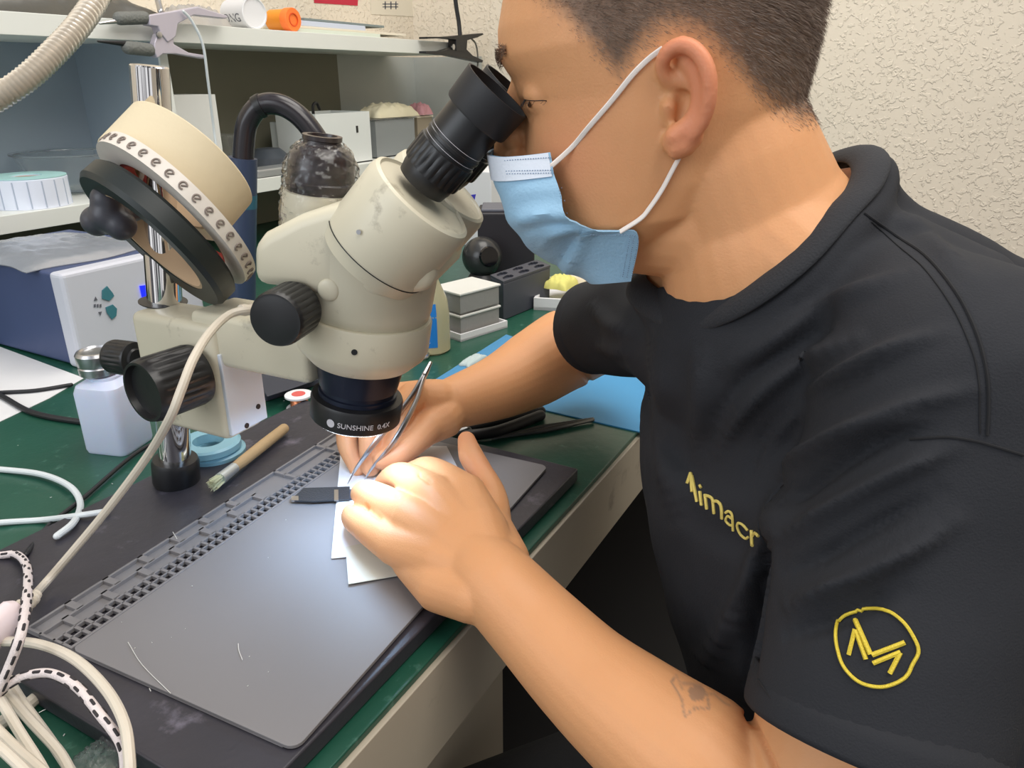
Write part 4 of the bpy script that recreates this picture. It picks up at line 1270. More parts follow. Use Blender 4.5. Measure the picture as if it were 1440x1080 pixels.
crumple(sx + .09, sy + .17, hz - .0015, .20, .24, .014, 'plastic_bag', mat('silver film', S(168, 172, 180), .25, metal=.35, bump=.5, bscale=40), 3, 'silvery crumpled plastic bag lying flat on the dark blue box', 'bag')
# white alcohol bottle
c0_, c1_, c2_ = Z(112, 637, BZ), Z(177, 644, BZ), Z(214, 616, BZ)
wt = (np.linalg.norm((c1_ - c0_)[:2]) + np.linalg.norm((c2_ - c1_)[:2])) / 2
Rb2, bd = RXY(c0_, c1_)
bc = c1_ - bd * wt / 2 + Rb2[:, 1] * wt / 2
hb = height_at(c0_[0], c0_[1], 545)
bt = thing('alcohol_bottle', (bc[0], bc[1], BZ), 'translucent white square bottle with a metal pump cap beside the focus block', 'bottle')
M_milk = mat('milky plastic', S(206, 214, 236), .35, sss=.3)
def sq(cx, w, r, z, n=6):
    out = []
    for sxx, syy, q0 in ((1, 1, 0), (-1, 1, 1), (-1, -1, 2), (1, -1, 3)):
        for k in range(n + 1):
            q = math.pi / 2 * (q0 + k / n)
            loc_ = A(sxx * (w / 2 - r) + r * math.cos(q), syy * (w / 2 - r) + r * math.sin(q), 0)
            out.append(A(bc[0], bc[1], z) + Rb2 @ loc_)
    return out
rows_ = [sq(0, wt * .94, .008, BZ), sq(0, wt, .010, BZ + .004), sq(0, wt, .010, hb - .008), sq(0, wt * .94, .012, hb - .001), sq(0, wt * .6, .012, hb + .005), sq(0, .034, .0165, hb + .008)]
mb = MB(); K = len(rows_[0])
mb.add([p for r in rows_ for p in r], [(i * K + k, i * K + (k + 1) % K, (i + 1) * K + (k + 1) % K, (i + 1) * K + k) for i in range(len(rows_) - 1) for k in range(K)] + [tuple(range(K - 1, -1, -1)), tuple((len(rows_) - 1) * K + k for k in range(K))])
mb.build('bottle_body', M_milk, bt, True, angle=30)
bcap = A(bc[0], bc[1], hb + .008) - RT * .006
MB().lathe([(.0165, 0), (.0195, .002), (.0200, .010), (.0190, .0115), (.0200, .013), (.0205, .024), (.0185, .027), (.0165, .0275), (.0150, .0255), (.0003, .0250)], bcap, UZ, 40).build('metal_cap', M_steel, bt)
# white sheet under the dark cables
tag(quad_slab([(-90, 560), (0, 488), (118, 532), (70, 560), (-60, 622)], BZ, .0006, 'paper_sheet', M_pwhite), 'white sheet of paper on the bench in front of the dark blue box', 'paper')
# dark foam box behind the arm
fb = thing('foam_pad', Z(400, 545, BZ), 'dark grey foam pad box on the bench behind the copper spool', 'box')
quad_slab([(357, 545), (374, 566), (454, 540), (446, 505), (372, 508)], BZ, .020, 'pad', mat('dark slate foam', S(62, 64, 76), .8, bump=.3, bscale=300), fb, .003)
quad_slab([(362, 540), (376, 559), (448, 535), (440, 505), (374, 506)], BZ + .0202, .002, 'lid', mat('dark slate lid', S(52, 54, 64), .6), fb, .001)
# copper wire spool
spc = Z(422, 574, BZ)
sl = thing('wire_spool', spc, 'small spool of copper wire with white flange and red centre', 'spool')
MB().lathe([(.0155, 0), (.0165, .0005), (.0165, .0020), (.0155, .0025)], spc, UZ, 32).build('flange', M_pwhite, sl)
MB().lathe([(.0105, .0025)] + [(.0112 if i % 2 else .0108, .0025 + .0009 * i) for i in range(1, 16)] + [(.0105, .0165)], spc, UZ, 32).build('copper_wire', mat('copper', S(206, 130, 92), .3, metal=.9), sl)
MB().lathe([(.0155, .0165), (.0172, .0168), (.0172, .0190), (.0160, .0196), (.0003, .0196)], spc, UZ, 32).build('flange', M_pwhite, sl)
MB().lathe([(.0085, .0196), (.0085, .0200), (.0003, .0201)], spc, UZ, 28).build('red_centre', mat('red label', S(206, 90, 84), .6), sl)
# blue wick rolls
bcx = Z(303, 655, BZ)
M_aqua = mat('pale aqua plastic', S(158, 208, 224), .25, trans=.3)
for k, (dx, dy) in enumerate([(0, 0), (.002, .001), (-.002, .002)]):
    r_ = MB().ring([(.016, 0), (.030, 0), (.0325, .002), (.0325, .008), (.030, .010), (.016, .010)], bcx + A(dx, dy, .0105 * k), UZ, 48).build('wick_roll', M_aqua)
    tag(r_, ['pale aqua ring reel on the bench beside the pole collar, bottom of the stack', 'pale aqua ring reel in the middle of the stack by the pole collar', 'pale aqua ring reel on top of the stack by the pole collar'][k], 'reel', 'stack of aqua reels')
# brush on the board
p0, p1 = Z(299, 682, .773), Z(399, 603, .7735)
bd_ = unit(p1 - p0); L_b = np.linalg.norm(p1 - p0)
brh = thing('brush', p0, 'small brush with a bare wooden handle lying across the mat edge', 'brush')
MB().tube([p0 + bd_ * .034, p0 + bd_ * .05, p0 + bd_ * L_b * .7, p0 + bd_ * L_b], [.0050, .0058, .0062, .0058], 14, round_end=(False, True)).build('handle', mat('pale wood', S(176, 148, 108), .6, var=.2, vscale=60), brh)
MB().tube([p0 + bd_ * .012, p0 + bd_ * .036], [.0062, .0055], 14).build('ferrule', mat('dull tin', S(190, 196, 196), .35, metal=.7), brh)
bb = MB()
for k in range(90):
    q = RNG.uniform(0, 6.28); rr = .0052 * math.sqrt(RNG.uniform(0, 1)); n1 = unit(np.cross(bd_, UZ)); n2 = np.cross(bd_, n1)
    o_ = p0 + bd_ * .012 + (n1 * math.cos(q) + n2 * math.sin(q)) * rr
    bb.tube([o_, o_ - bd_ * RNG.uniform(.011, .014) + (n1 * math.cos(q) + n2 * math.sin(q)) * rr * .2], [.00045, .0003], 4)
bb.build('bristles', mat('cream bristle', S(206, 206, 168), .7), brh, False)
# small tissue sheets under the hands
tag(quad_slab([(480, 626), (628, 628), (668, 705), (690, 790), (487, 784), (466, 786)], ZM + .0009, .0007, 'tissue_sheet', M_pwhite), 'white folded tissue under both hands on the mat, the larger one', 'tissue')
tag(quad_slab([(486, 770), (490, 822), (560, 810), (640, 792), (620, 740)], ZM + .0018, .0006, 'tissue_sheet', mat('thin cream paper', S(214, 216, 206), .7)), 'cream paper slip poking out below the white tissue by the near hand', 'paper')
# repaired part
rp = thing('circuit_board', Z(450, 697, ZM), 'thin black circuit board part lying flat with one end on the tissue', 'circuit board')
quad_slab([(414, 700), (427, 688), (492, 686), (492, 704), (440, 707), (414, 706)], ZM + .0026, .0016, 'board', mat('black circuit board', S(46, 50, 56), .4, bump=.3, bscale=600), rp, .0002)
quad_slab([(410, 700), (420, 700), (420, 706), (410, 706)], ZM + .0026, .002, 'connector', M_steel, rp)
quad_slab([(470, 690), (476, 690), (476, 705), (470, 705)], ZM + .0043, .0012, 'shield', M_steel, rp)
quad_slab([(490, 689), (535, 690), (535, 701), (490, 702)], ZM + .0030, .0008, 'flex_cable', mat('dark flex', S(70, 78, 92), .4), rp)
# tweezers in the far hand
tw = thing('tweezers', Z(500, 675, ZM), 'steel tweezers held in the far hand with tips over the circuit part', 'tweezers')
T0 = P(605, 510, .748)
MB().tube(spline([T0, P(592, 535, .739), P(577, 560, .731), P(549, 596, .717), P(522, 630, .712), P(500, 660, .728), Z(489, 680, .776)], 4), np.interp(np.arange(25), [0, 4, 12, 16, 20, 24], [.0018, .0032, .0042, .0036, .0020, .0005]), 10, aspect=.45, round_end=(True, True)).build('arm', M_steel, tw)
MB().tube(spline([T0, P(595, 536, .739), P(585, 565, .729), P(567, 600, .716), P(549, 628, .712), P(524, 657, .727), Z(512, 676, .777)], 4), np.interp(np.arange(25), [0, 4, 12, 16, 20, 24], [.0018, .0032, .0042, .0036, .0020, .0005]), 10, aspect=.45, round_end=(True, True)).build('arm', M_steel, tw)
MB().tube([P(605, 511, .748), P(597, 527, .742)], [.0022, .0034], 8, aspect=.8, round_end=(True, True)).build('joint', M_steel, tw)
# tweezers and pliers lying on the bench
tb2 = thing('tweezers', Z(760, 602, BZ), 'dark steel tweezers lying on the green top near the bench corner', 'tweezers')
e0_, e1_ = Z(690, 617, BZ + .003), Z(833, 590, BZ + .004)
mid_ = (e0_ + e1_) / 2; pd_ = unit(np.cross(e1_ - e0_, UZ))
for s_ in (-1, 1):
    MB().tube([e1_, mid_ + pd_ * s_ * .004, e0_ + pd_ * s_ * .001], [.0028, .0034, .0006], 8, round_end=(True, True)).build('arm', mat('dark steel', S(120, 120, 118), .3, metal=.8), tb2)
pl = thing('pliers', Z(700, 600, BZ), 'black handled pliers lying under the far forearm', 'pliers')
for yy, nm in ((0, 'handle'), (1, 'handle')):
    a_, b_q, c_q = Z(655, 603 + yy * 10, BZ + .008), Z(700, 592 + yy * 14, BZ + .009), Z(760, 578 + yy * 6, BZ + .007)
    MB().tube(spline([a_, b_q, c_q], 5), .0065, 12, round_end=(True, True)).build(nm, M_rub, pl)
MB().tube([Z(655, 608, BZ + .008), Z(630, 614, BZ + .006)], [.008, .003], 10, aspect=.6, round_end=(True, True)).build('jaw', mat('dark steel', S(120, 120, 118), .3, metal=.8), pl)
# blue cloth and sheets
M_blue = mat('light blue mat', S(60, 140, 190), .55, var=.06, vscale=12)
tag(quad_slab([(700, 545), (762, 577), (905, 610), (1010, 560), (840, 500)], BZ, .0015, 'blue_mat', M_blue), 'bright blue sheet on the green top beside the far elbow', 'mat')
tag(quad_slab([(613, 535), (640, 545), (735, 480), (712, 472)], BZ, .0022, 'blue_strip', mat('mid blue cloth', S(66, 132, 176), .7, var=.1, bump=.3, bscale=200)), 'narrow folded blue cloth strip behind the far wrist', 'cloth')
crumple(*Z(665, 510, BZ)[:2], BZ + .0025, .05, .02, .006, 'tissue_scrap', mat('grey white scrap', S(176, 190, 190), .8), 9, 'small pale scrap of tissue lying on the blue strip', 'tissue')
# cleaner bottle
ip = Z(606, 492, BZ); hi = height_at(ip[0], ip[1], 372)
ib = thing('cleaner_bottle', ip, 'clear yellowish plastic bottle with a bright blue label behind the microscope', 'bottle')
Hh = hi - BZ
M_ipb = mat('yellowish clear plastic', S(206, 198, 164), .2, trans=.45, ior=1.3)
MB().lathe([(.026, 0), (.030, .003), (.030, Hh * .45), (.027, Hh * .62), (.017, Hh * .80), (.0145, Hh * .86), (.0145, Hh * .90)], ip, UZ, 40).build('bottle_body', M_ipb, ib)
MB().lathe([(.016, Hh * .88), (.0165, Hh * .89), (.0165, Hh * .985), (.015, Hh)], ip, UZ, 32).build('bottle_cap', mat('cream cap', S(222, 218, 186), .5), ib)
tcv = unit(A(CAM[0] - ip[0], CAM[1] - ip[1], 0)); tsv = np.cross(UZ, tcv)
lab = []
for h in np.linspace(.10 * Hh, .60 * Hh, 6):
    rr = .0304 if h < .45 * Hh else float(np.interp(h, [.45 * Hh, .62 * Hh], [.0304, .0274]))
    lab.append([ip + UZ * h + (tcv * math.cos(q) + tsv * math.sin(q)) * rr for q in np.linspace(-1.5, .35, 16)])
MB().strip(lab).build('label', mat('bright blue label', S(28, 118, 196), .5), ib, True, solid=.0003, offset=1)
lt = MB()
for r_i, (h, n_) in enumerate([(.52, 3), (.44, 3), (.36, 2), (.22, 6), (.16, 8)]):
    for k in range(n_):
        q = -.1 + (-.75 + k * (.22 if n_ < 5 else .12)) * .8
        w = .0028 if n_ < 5 else .0012
        for dxx, dh, ln in ((0, 0, .0016), (.6, .4, .0012), (-.5, -.5, .0014)):
            c_ = ip + UZ * (h * Hh + dh * w) + (tcv * math.cos(q + dxx * w / .03) + tsv * math.sin(q + dxx * w / .03)) * (.0309 if h < .46 else .0300)
            lt.box(c_, (w * .8, .0003, w * .22), basis(-tcv * math.sin(q) + tsv * math.cos(q), tcv * math.cos(q) + tsv * math.sin(q), UZ))
lt.build('label_print', mat('white label print', S(220, 232, 244), .6), ib, False)
tag(MB().tube(spline([Z(583, 488, BZ + .006), Z(584, 500, BZ + .004), Z(600, 502, BZ + .004), Z(601, 488, BZ + .006)], 5), .0030, 8, round_end=(True, True)).build('metal_clip', M_steel), 'small shiny metal clip at the foot of the clear bottle', 'clip')
# stacked parts trays
tr0 = Z(668, 470, BZ); Rt_, td = RXY(Z(640, 470, BZ), Z(690, 455, BZ))
def open_box(c, lx, ly, h, t, R, name, m, parent=None, bev=.001):
    c = np.asarray(c, float); b = MB()
    b.box(c + UZ * t / 2, (lx, ly, t), R)
    for s_ in (-1, 1):
        b.box(c + R @ A(s_ * (lx / 2 - t / 2), 0, h / 2), (t, ly, h), R); b.box(c + R @ A(0, s_ * (ly / 2 - t / 2), h / 2), (lx - 2 * t, t, h), R)
    return b.build(name, m, parent, False)
t_w = thing('parts_tray', tr0, 'white shallow tray under the clear parts boxes by the black rack', 'tray')
tc0 = tr0 + td * .01 + Rt_[:, 1] * .03; tc0[2] = BZ
open_box(tc0, .105, .085, .012, .003, Rt_, 'tray', M_pwhite, t_w)
M_frost = mat('frosted plastic', S(172, 170, 166), .35, trans=.35, bump=.3, bscale=120)
M_junk = mat('small metal parts', S(110, 104, 98), .45, metal=.4, var=.5, vscale=260, bump=.8, bscale=260)
for k in range(2):
    zc = BZ + .0045 + k * .036
    bx_ = thing('parts_box', tc0 + UZ * (zc - BZ), ['lower frosted parts box standing in the white tray', 'upper frosted parts box stacked on the lower one in the white tray'][k], 'box', 'stacked frosted parts boxes')
    cc_ = A(tc0[0], tc0[1], zc)
    open_box(cc_, .085, .065, .031, .002, Rt_, 'box_body', M_frost, bx_)
    MB().box(cc_ + UZ * .0325, (.090, .070, .0035), Rt_, bev=.001).build('lid', mat('white tray rim', S(214, 214, 208), .4), bx_, False)
    crumple(cc_[0], cc_[1], zc + .0025, .078, .058, .020, 'small_parts', M_junk, 20 + k, R=Rt_)
    o = bpy.data.objects[-1] if False else [q for q in bpy.data.objects if q.name.startswith('small_parts')][-1]
    adopt(o, bx_); o['kind'] = 'stuff'
# black tool rack with six holes
k0, k1, k2 = Z(690, 440, BZ), Z(708, 451, BZ), Z(773, 424, BZ)
rk = thing('tool_rack', (k0 + k2) / 2, 'dark grey block rack with six empty holes behind the far forearm', 'rack')
hk = height_at(k1[0], k1[1], 396) - BZ
cx4 = [k0, k1, k2, k0 + k2 - k1]
M_rack = mat('dark grey plastic block', S(64, 66, 76), .5)
mbk = MB().prism(cx4, UZ * (hk - .004)); mbk.build('rack_body', M_rack, rk, False, bev=.002)
ea, eb_ = (k0 - k1), (k2 - k1)
top = MB()
nx_, ny_ = 60, 24
V = []; 
def hole(u_, w_):
    for hu in (.17, .5, .83):
        for hv in (.28, .73):
            if ((u_ - hu) / .105) ** 2 + ((w_ - hv) / .17) ** 2 < 1: return True
    return False
tv = {}; tf = []
for i in range(nx_):
    for j in range(ny_):
        if hole((i + .5) / nx_, (j + .5) / ny_): continue
        q = []
        for di, dj in ((0, 0), (1, 0), (1, 1), (0, 1)):
            key = (i + di, j + dj)
            if key not in tv:
                tv[key] = len(V); V.append(k1 + eb_ * (key[0] / nx_) + ea * (key[1] / ny_) + UZ * (hk))
            q.append(tv[key])
        tf.append(tuple(q))
top.add(V, tf); top.build('hole_plate', M_rack, rk, False, solid=.0036)
# black box and dark ball at the back
bxp = Z(712, 395, BZ)
Rk, kd = RXY(Z(690, 400, BZ), Z(760, 380, BZ))
hbx = height_at(bxp[0], bxp[1], 300) - BZ
bb_ = thing('speaker_box', bxp + FH * .06, 'tall matt black box standing at the back end of the bench', 'box')
MB().box(bxp + FH * .06 + UZ * hbx / 2, (.115, .11, hbx), basis(RT, FH, UZ), bev=.004).build('cabinet', mat('matt black box', S(34, 32, 38), .5), bb_, False)
MB().box(bxp + FH * .06 + UZ * (hbx + .003), (.10, .09, .006), basis(RT, FH, UZ), bev=.002).build('top_cover', M_grey, bb_, False)
bl = thing('camera_ball', Z(678, 392, BZ), 'round dark glossy camera ball in front of the black box', 'ball')
bp_ = P(678, 361, 1.50)
MB().ball(bp_, .040, n=32, m=20).build('ball', mat('glossy dark ball', S(46, 46, 46), .25), bl)
MB().lathe([(.034, BZ - bp_[2] + 0.0), (.036, BZ - bp_[2] + .004), (.024, -.033)], bp_, UZ, 32).build('base', M_blk, bl)
MB().lathe([(.018, .034), (.020, .036), (.018, .0405), (.0003, .0405)], bp_, unit(CAM - bp_ + RT * .6), 28).build('lens', mat('dark lens', S(14, 14, 18), .1), bl)
wb = P(675, 262, 1.85); 
wo = thing('carton', (wb[0], wb[1], BZ), 'white carton with a small blue mark at the far end of the bench', 'carton')
hw = height_at(wb[0], wb[1], 238) - BZ
MB().box((wb[0] + .02, wb[1] + .02, BZ + hw / 2), (.12, .15, hw), bev=.002).build('box_body', M_pwhite, wo, False)
pb_ = P(664, 282, 1.75)
MB().prism([PY(x, y, wb[1] - .0552) for x, y in [(660, 288), (662, 274), (669, 273), (666, 287)]], A(0, -.0006, 0)).build('blue_mark', mat('blue ink', S(50, 50, 190), .5), wo, False)
# foam tray with sponge
fo = Z(795, 425, BZ)
ft_ = thing('foam_tray', fo, 'white foam tray with yellow sponge behind the far upper arm', 'tray')
open_box(fo + A(.02, 0, 0), .16, .11, .022, .006, rotz(.3), 'tray', M_pwhite, ft_)
crumple(fo[0] + .0, fo[1] + .01, BZ + .03, .06, .05, .022, 'sponge', mat('yellow sponge', S(214, 208, 120), .9), 31, 'yellow sponge lying in the white foam tray', 'sponge')
crumple(fo[0] + .06, fo[1] - .01, BZ + .03, .07, .06, .026, 'tissue_ball', mat('cream tissue', S(226, 214, 190), .9), 32, 'crumpled cream tissue beside the yellow sponge in the foam tray', 'tissue')
# ================================================================== CABLES
M_wcab = mat('white cable', S(214, 220, 222), .4)
M_bcab = mat('black cable', S(28, 28, 32), .5)
def cab(pts, r, name, m, label, cat='cable', group=None, n=10, sub=8):
    o = MB().tube(spline(pts, sub), r, n, round_end=(True, True)).build(name, m)
    if label: tag(o, label, cat, group)
    return o
BZc = BZ + .0035
cab([Z(-60, 655, BZc), Z(0, 660, BZc), Z(58, 667, BZc + .002), Z(98, 684, BZc + .004), Z(113, 708, BZc + .004), Z(104, 734, ZB + .004), Z(80, 754, ZB + .0042)], .0031, 'white_cable', M_wcab, 'white cable end bent in a hook on the green top, upper of two')
cab([Z(-60, 742, BZc), Z(0, 735, BZc), Z(60, 731, BZc), Z(110, 725, ZB + .004), Z(150, 719, ZB + .004)], .0028, 'white_cable', M_wcab, 'short straight white cable end on the green top, lower of two')
cab([Z(240, 612, BZc), Z(190, 638, BZc), Z(120, 698, BZc), Z(70, 738, BZc), Z(36, 780, ZB + .003)], .0022, 'black_cable', M_bcab, 'thin black cable running diagonally over the green top to the board corner')
cab([Z(-60, 556, BZc), Z(0, 552, BZc), Z(50, 549, BZc), Z(100, 541, BZc)], .0026, 'black_cable', M_bcab, 'dark cable crossing the white sheet left of the white bottle, upper one')
cab([Z(-40, 540, BZc), Z(0, 556, BZc), Z(45, 580, BZc), Z(105, 592, BZc), Z(160, 596, BZc)], .0036, 'black_cable', M_bcab, 'thicker dark cable passing behind the white bottle, lower one')
# plug of the lamp cable
pg = thing('usb_plug', Z(20, 860, ZB), 'pinkish white plug with ribbed collar at the end of the lamp cable', 'plug')
q0, q1 = Z(-30, 905, .795), Z(28, 858, .80)
MB().tube([q0, q0 + (q1 - q0) * .15, q0 + (q1 - q0) * .85, q1], [.008, .0125, .0125, .009], 16, aspect=.75).build('plug_body', mat('pink white plastic', S(226, 210, 212), .45), pg)
q2 = Z(52, 835, .80)
MB().tube([q1 + (q2 - q1) * t for t in np.linspace(0, 1, 15)], [.0058 - .002 * t + (.0009 if int(t * 14) % 2 else 0) for t in np.linspace(0, 1, 15)], 14).build('ribbed_collar', M_cord, pg)
# patterned braided cable
def braid(pts, r, label):
    sp_ = spline(pts, 14)
    o = MB().tube(sp_, r, 12, round_end=(True, True)).build('braided_cable', mat('white braid', S(222, 210, 208), .75, bump=.5, bscale=900))
    tag(o, label, 'cable')
    d = MB(); L_ = 0
    for i in range(1, len(sp_) - 1):
        L_ += np.linalg.norm(sp_[i] - sp_[i - 1])
        if L_ > .0085:
            L_ = 0
            t = unit(sp_[i + 1] - sp_[i - 1]); c = sp_[i]
            for q in (0.2, 2.2, 4.3):
                n1 = unit(np.cross(t, unit(CAM - c))); n2 = np.cross(t, n1)
                qq = q + i * .7
                o_ = c + (n1 * math.cos(qq) + n2 * math.sin(qq)) * (r * .93)
                d.tube([o_ - t * .0022, o_ + t * .0022], .0010, 6, round_end=(True, True))
    d.build('dark_flecks', mat('dark braid fleck', S(48, 44, 46), .8), o)['kind'] = 'stuff'
    return o
braid([Z(-50, 784, .765), Z(0, 781, .768), Z(24, 780, .772), Z(38, 798, .785), Z(38, 840, .81), Z(30, 890, .815), Z(14, 935, .80), Z(-8, 985, .78), Z(-30, 1040, .76)], .0030, 'white braided cable with dark flecks hanging in front of the plug')
braid([Z(-40, 1010, .775), Z(5, 968, .785), Z(35, 951, .79), Z(72, 947, .795), Z(108, 966, .795), Z(140, 1004, .795), Z(168, 1042, .79), Z(176, 1080, .785), Z(170, 1150, .77)], .0028, 'white braided cable with dark flecks curving over the board corner')
cab([Z(-60, 905, .79), Z(0, 902, .79), Z(55, 906, .795), Z(105, 927, .80), Z(148, 968, .80), Z(174, 1015, .80), Z(182, 1065, .795), Z(184, 1130, .78)], .0032, 'cream_cable', M_cord, 'thick cream cable looping over the board corner beside the braided cable')
cab([Z(58, 975, BZ + .006), Z(38, 992, BZ + .006), Z(18, 1006, BZ + .006), Z(-20, 1030, BZ + .006)], .0042, 'cream_cable', M_cord, 'short cream cable piece poking out from under the board corner')
bund = [[(2, 965, .775), (40, 1010, .770), (85, 1060, .765), (110, 1110, .76)], [(-5, 975, .78), (28, 1030, .775), (62, 1085, .77), (80, 1130, .765)], [(12, 955, .77), (30, 985, .768), (70, 1040, .762), (100, 1085, .757), (130, 1130, .757)], [(-20, 1010, .785), (20, 1050, .78), (60, 1085, .78), (110, 1130, .775)],
        [(-20, 1035, .79), (10, 1060, .79), (50, 1100, .785), (80, 1140, .78)]]
nms = ['cream cord with kinked top nearest the board corner in the bundle', 'cream cord second from the board corner in the lower bundle', 'cream cord lying lowest on the green top under the bundle', 'cream cord crossing over the others in the lower bundle', 'cream cord on the outside of the bundle at the bottom corner']
for pp, nm in zip(bund, nms): cab([Z(*p) for p in pp], .0030, 'cream_cable', M_cord, nm, 'cable', 'bundle of cream cords')
crumple(*Z(150, 1068, BZ)[:2], BZ, .035, .028, .012, 'plastic_scrap', M_pet, 5, 'clear crumpled plastic scrap at the foot of the board', 'scrap')
# solder scraps
sc_ = MB()
for px in ([(180, 903), (200, 935), (240, 975)], [(335, 905), (336, 915), (341, 928)], [(243, 748), (249, 758)], [(55, 1002), (80, 989)], [(210, 968), (212, 972)]):
    z_ = ZM + .0007 if px[0][0] > 100 else BZ + .001
    sc_.tube(spline([Z(x, y, z_) for x, y in px], 4) if len(px) > 2 else [Z(x, y, z_) for x, y in px], .00028, 5)
for k in range(34):
    x, y = RNG.uniform(60, 700), RNG.uniform(650, 1000)
    u_, w_ = uv(x, y)
    if .01 < u_ < ml - .01 and .055 < w_ < mw - .01: 
        p = Z(x, y, ZM + .0005); sc_.box(p, (RNG.uniform(.0003, .0014), .0004, .0004), rotz(RNG.uniform(0, 3)))
for k in range(90):
    x, y = RNG.uniform(0, 700), RNG.uniform(560, 1080); p = Z(x, y, BZ + .0005)
    if p[1] > EY + .01 and not (.18 < p[0] < .635 and .265 < p[1] < .645): sc_.box(p, (RNG.uniform(.0004, .002), .0005, .0005), rotz(RNG.uniform(0, 3)))
tag(sc_.build('solder_scraps', mat('bright solder', S(226, 226, 222), .3, metal=.3), None, False), 'tiny bright solder clippings scattered over mat and bench', 'scraps', kind='stuff')

# ================================================================== TOP SHELF
ZU = z_up_t + .0003
def US(x, y, yy=None): return PY(x, y, yy or SY)
# spring clamp on the front of the upper board
cl = thing('spring_clamp', PY(224, 49, SY - .01), 'grey spring clamp with knurled jaw pads gripping the upper shelf board', 'clamp')
M_lav = mat('lavender grey metal', S(196, 190, 202), .35, metal=.3)
def CP(x, y, o=0.0): return PY(x, y, SY - .012 - o)
up_ = [(199, 22), (230, 17), (268, 10), (311, 23), (308, 27), (262, 22), (240, 34), (237, 52), (226, 60), (216, 48), (212, 38), (200, 36)]
lo_ = [(210, 60), (214, 48), (226, 42), (237, 50), (237, 62), (258, 74), (283, 78), (281, 83), (240, 76), (222, 76), (214, 82), (209, 72)]
MB().prism([CP(*p) for p in up_], A(0, -.022, 0)).build('upper_lever', M_lav, cl, False, bev=.002)
MB().prism([CP(x, y, .003) for x, y in lo_], A(0, -.016, 0)).build('lower_lever', M_lav, cl, False, bev=.002)
MB().lathe([(.006, -.002), (.006, .001), (.003, .002)], CP(224, 49, .022), A(0, -1, 0), 20).build('rivet', M_steel, cl)
M_knurl = mat('knurled grey rubber', S(110, 112, 108), .7, bump=1.0, bscale=250)
MB().tube([CP(168, 26, .01), CP(203, 25, .01)], .0115, 16, round_end=(True, True)).build('jaw_pad', M_knurl, cl)
MB().tube([CP(180, 67, .01), CP(209, 70, .01)], .0120, 16, round_end=(True, True)).build('jaw_pad', M_knurl, cl)
MB().tube([CP(140, 33, .01), CP(170, 29, .01)], [.002, .005], 10, round_end=(True, True)).build('jaw_tip', M_steel, cl)
MB().tube([CP(138, 58, .01), CP(182, 62, .01)], [.002, .006], 10, round_end=(True, True)).build('jaw_tip', M_blk, cl)
cab([CP(258, 16, .03), CP(270, 30, .03), CP(285, 62, .03), CP(292, 110, .02), CP(300, 175, .0), CP(304, 205, .0)], .0028, 'white_cable', M_wcab, 'thin white cord hanging down from the grey spring clamp', 'cord')
cab([CP(216, -30, -.05), CP(222, 0, -.03), CP(226, 16, -.01)], .006, 'metal_rod', M_steel, 'short bright metal rod rising behind the spring clamp', 'rod')
# corrugated clear hose
hs = spline([P(-90, 190, .80), P(-20, 148, .80), P(35, 112, .81), P(78, 72, .83), P(115, 30, .86), P(145, -20, .90), P(165, -90, .95)], 28)
hm_ = MB().tube(hs, [.0125 + (.0011 if i % 3 == 0 else 0) for i in range(len(hs))], 24, caps=False).build('clear_hose', mat('clear hose plastic', S(216, 206, 190), .2, trans=.55, ior=1.2), None, True, angle=180)
tag(hm_, 'clear corrugated hose with wire coil sweeping across the upper shelf', 'hose')
co = MB(); hl_ = []
L0 = 0
for i in range(1, len(hs)):
    for k in range(6):
        p = hs[i - 1] + (hs[i] - hs[i - 1]) * k / 6; t = unit(hs[i] - hs[i - 1]); n1 = unit(np.cross(t, UZ)); n2 = np.cross(t, n1); q = (i * 6 + k) * 2 * math.pi / 11
        hl_.append(p + (n1 * math.cos(q) + n2 * math.sin(q)) * .0108)
co.tube(hl_, .0007, 5); co.build('wire_coil', mat('dull brass wire', S(170, 150, 118), .35, metal=.8), hm_)
# dark bag
p_ = PY(50, 20, 1.53)
crumple(p_[0], 1.53, ZU, .42, .20, .075, 'plastic_bag', mat('dark translucent bag', S(86, 84, 78), .3, bump=.5, bscale=30), 11, 'dark crumpled bag lying on the upper shelf behind the hose', 'bag')
p_ = PY(268, 20, 1.50)
crumple(p_[0], 1.50, ZU, .12, .13, .05, 'plastic_bag', mat('clear grey bag', S(206, 202, 196), .2, trans=.4, bump=.4, bscale=40), 12, 'clear bag with a white card beside the white tub on the upper shelf', 'bag')
# white tub lying on its side and orange bottle
tp = PY(358, 14, 1.43); R_t = (PY(358, 36, 1.43) - tp); rt_ = abs(R_t[2])
tub = thing('white_tub', (tp[0], 1.46, ZU), 'white round tub lying on its side on the upper shelf', 'tub')
cc_ = A(tp[0], 1.43, ZU + .034); ax_ = unit(A(.12, 1, 0))
MB().lathe([(.0003, .003), (.029, .003), (.031, 0), (.0335, .001), (.0335, .012), (.032, .014), (.032, .085), (.0290, .088)], cc_, ax_, 44).build('tub_body', M_pwhite, tub)
v, f = fit_text('ONG', .026, .0002)
s2v = np.cross(ax_, UZ)
out = []
for p in v:
    q = -.35 - p[0] * 0 + p[1] / .0325; 
    d_ = -s2v * math.cos(q) * (1 if (-s2v) @ (CAM - cc_) > 0 else -1) + UZ * math.sin(q)
    out.append(cc_ + ax_ * (.045 - p[0]) + d_ * (.0324 + p[2]))
MB().add(out, f).build('lettering', M_grey, tub, False)
orr = thing('orange_bottle', PY(412, 30, 1.42), 'orange plastic bottle lying on its side with a bright cap beside the white tub', 'bottle')
op = PY(412, 19, 1.42); ro = .0265; oc = A(op[0], 1.42, ZU + ro + .0002); ax2 = unit(A(.02, 1, 0))
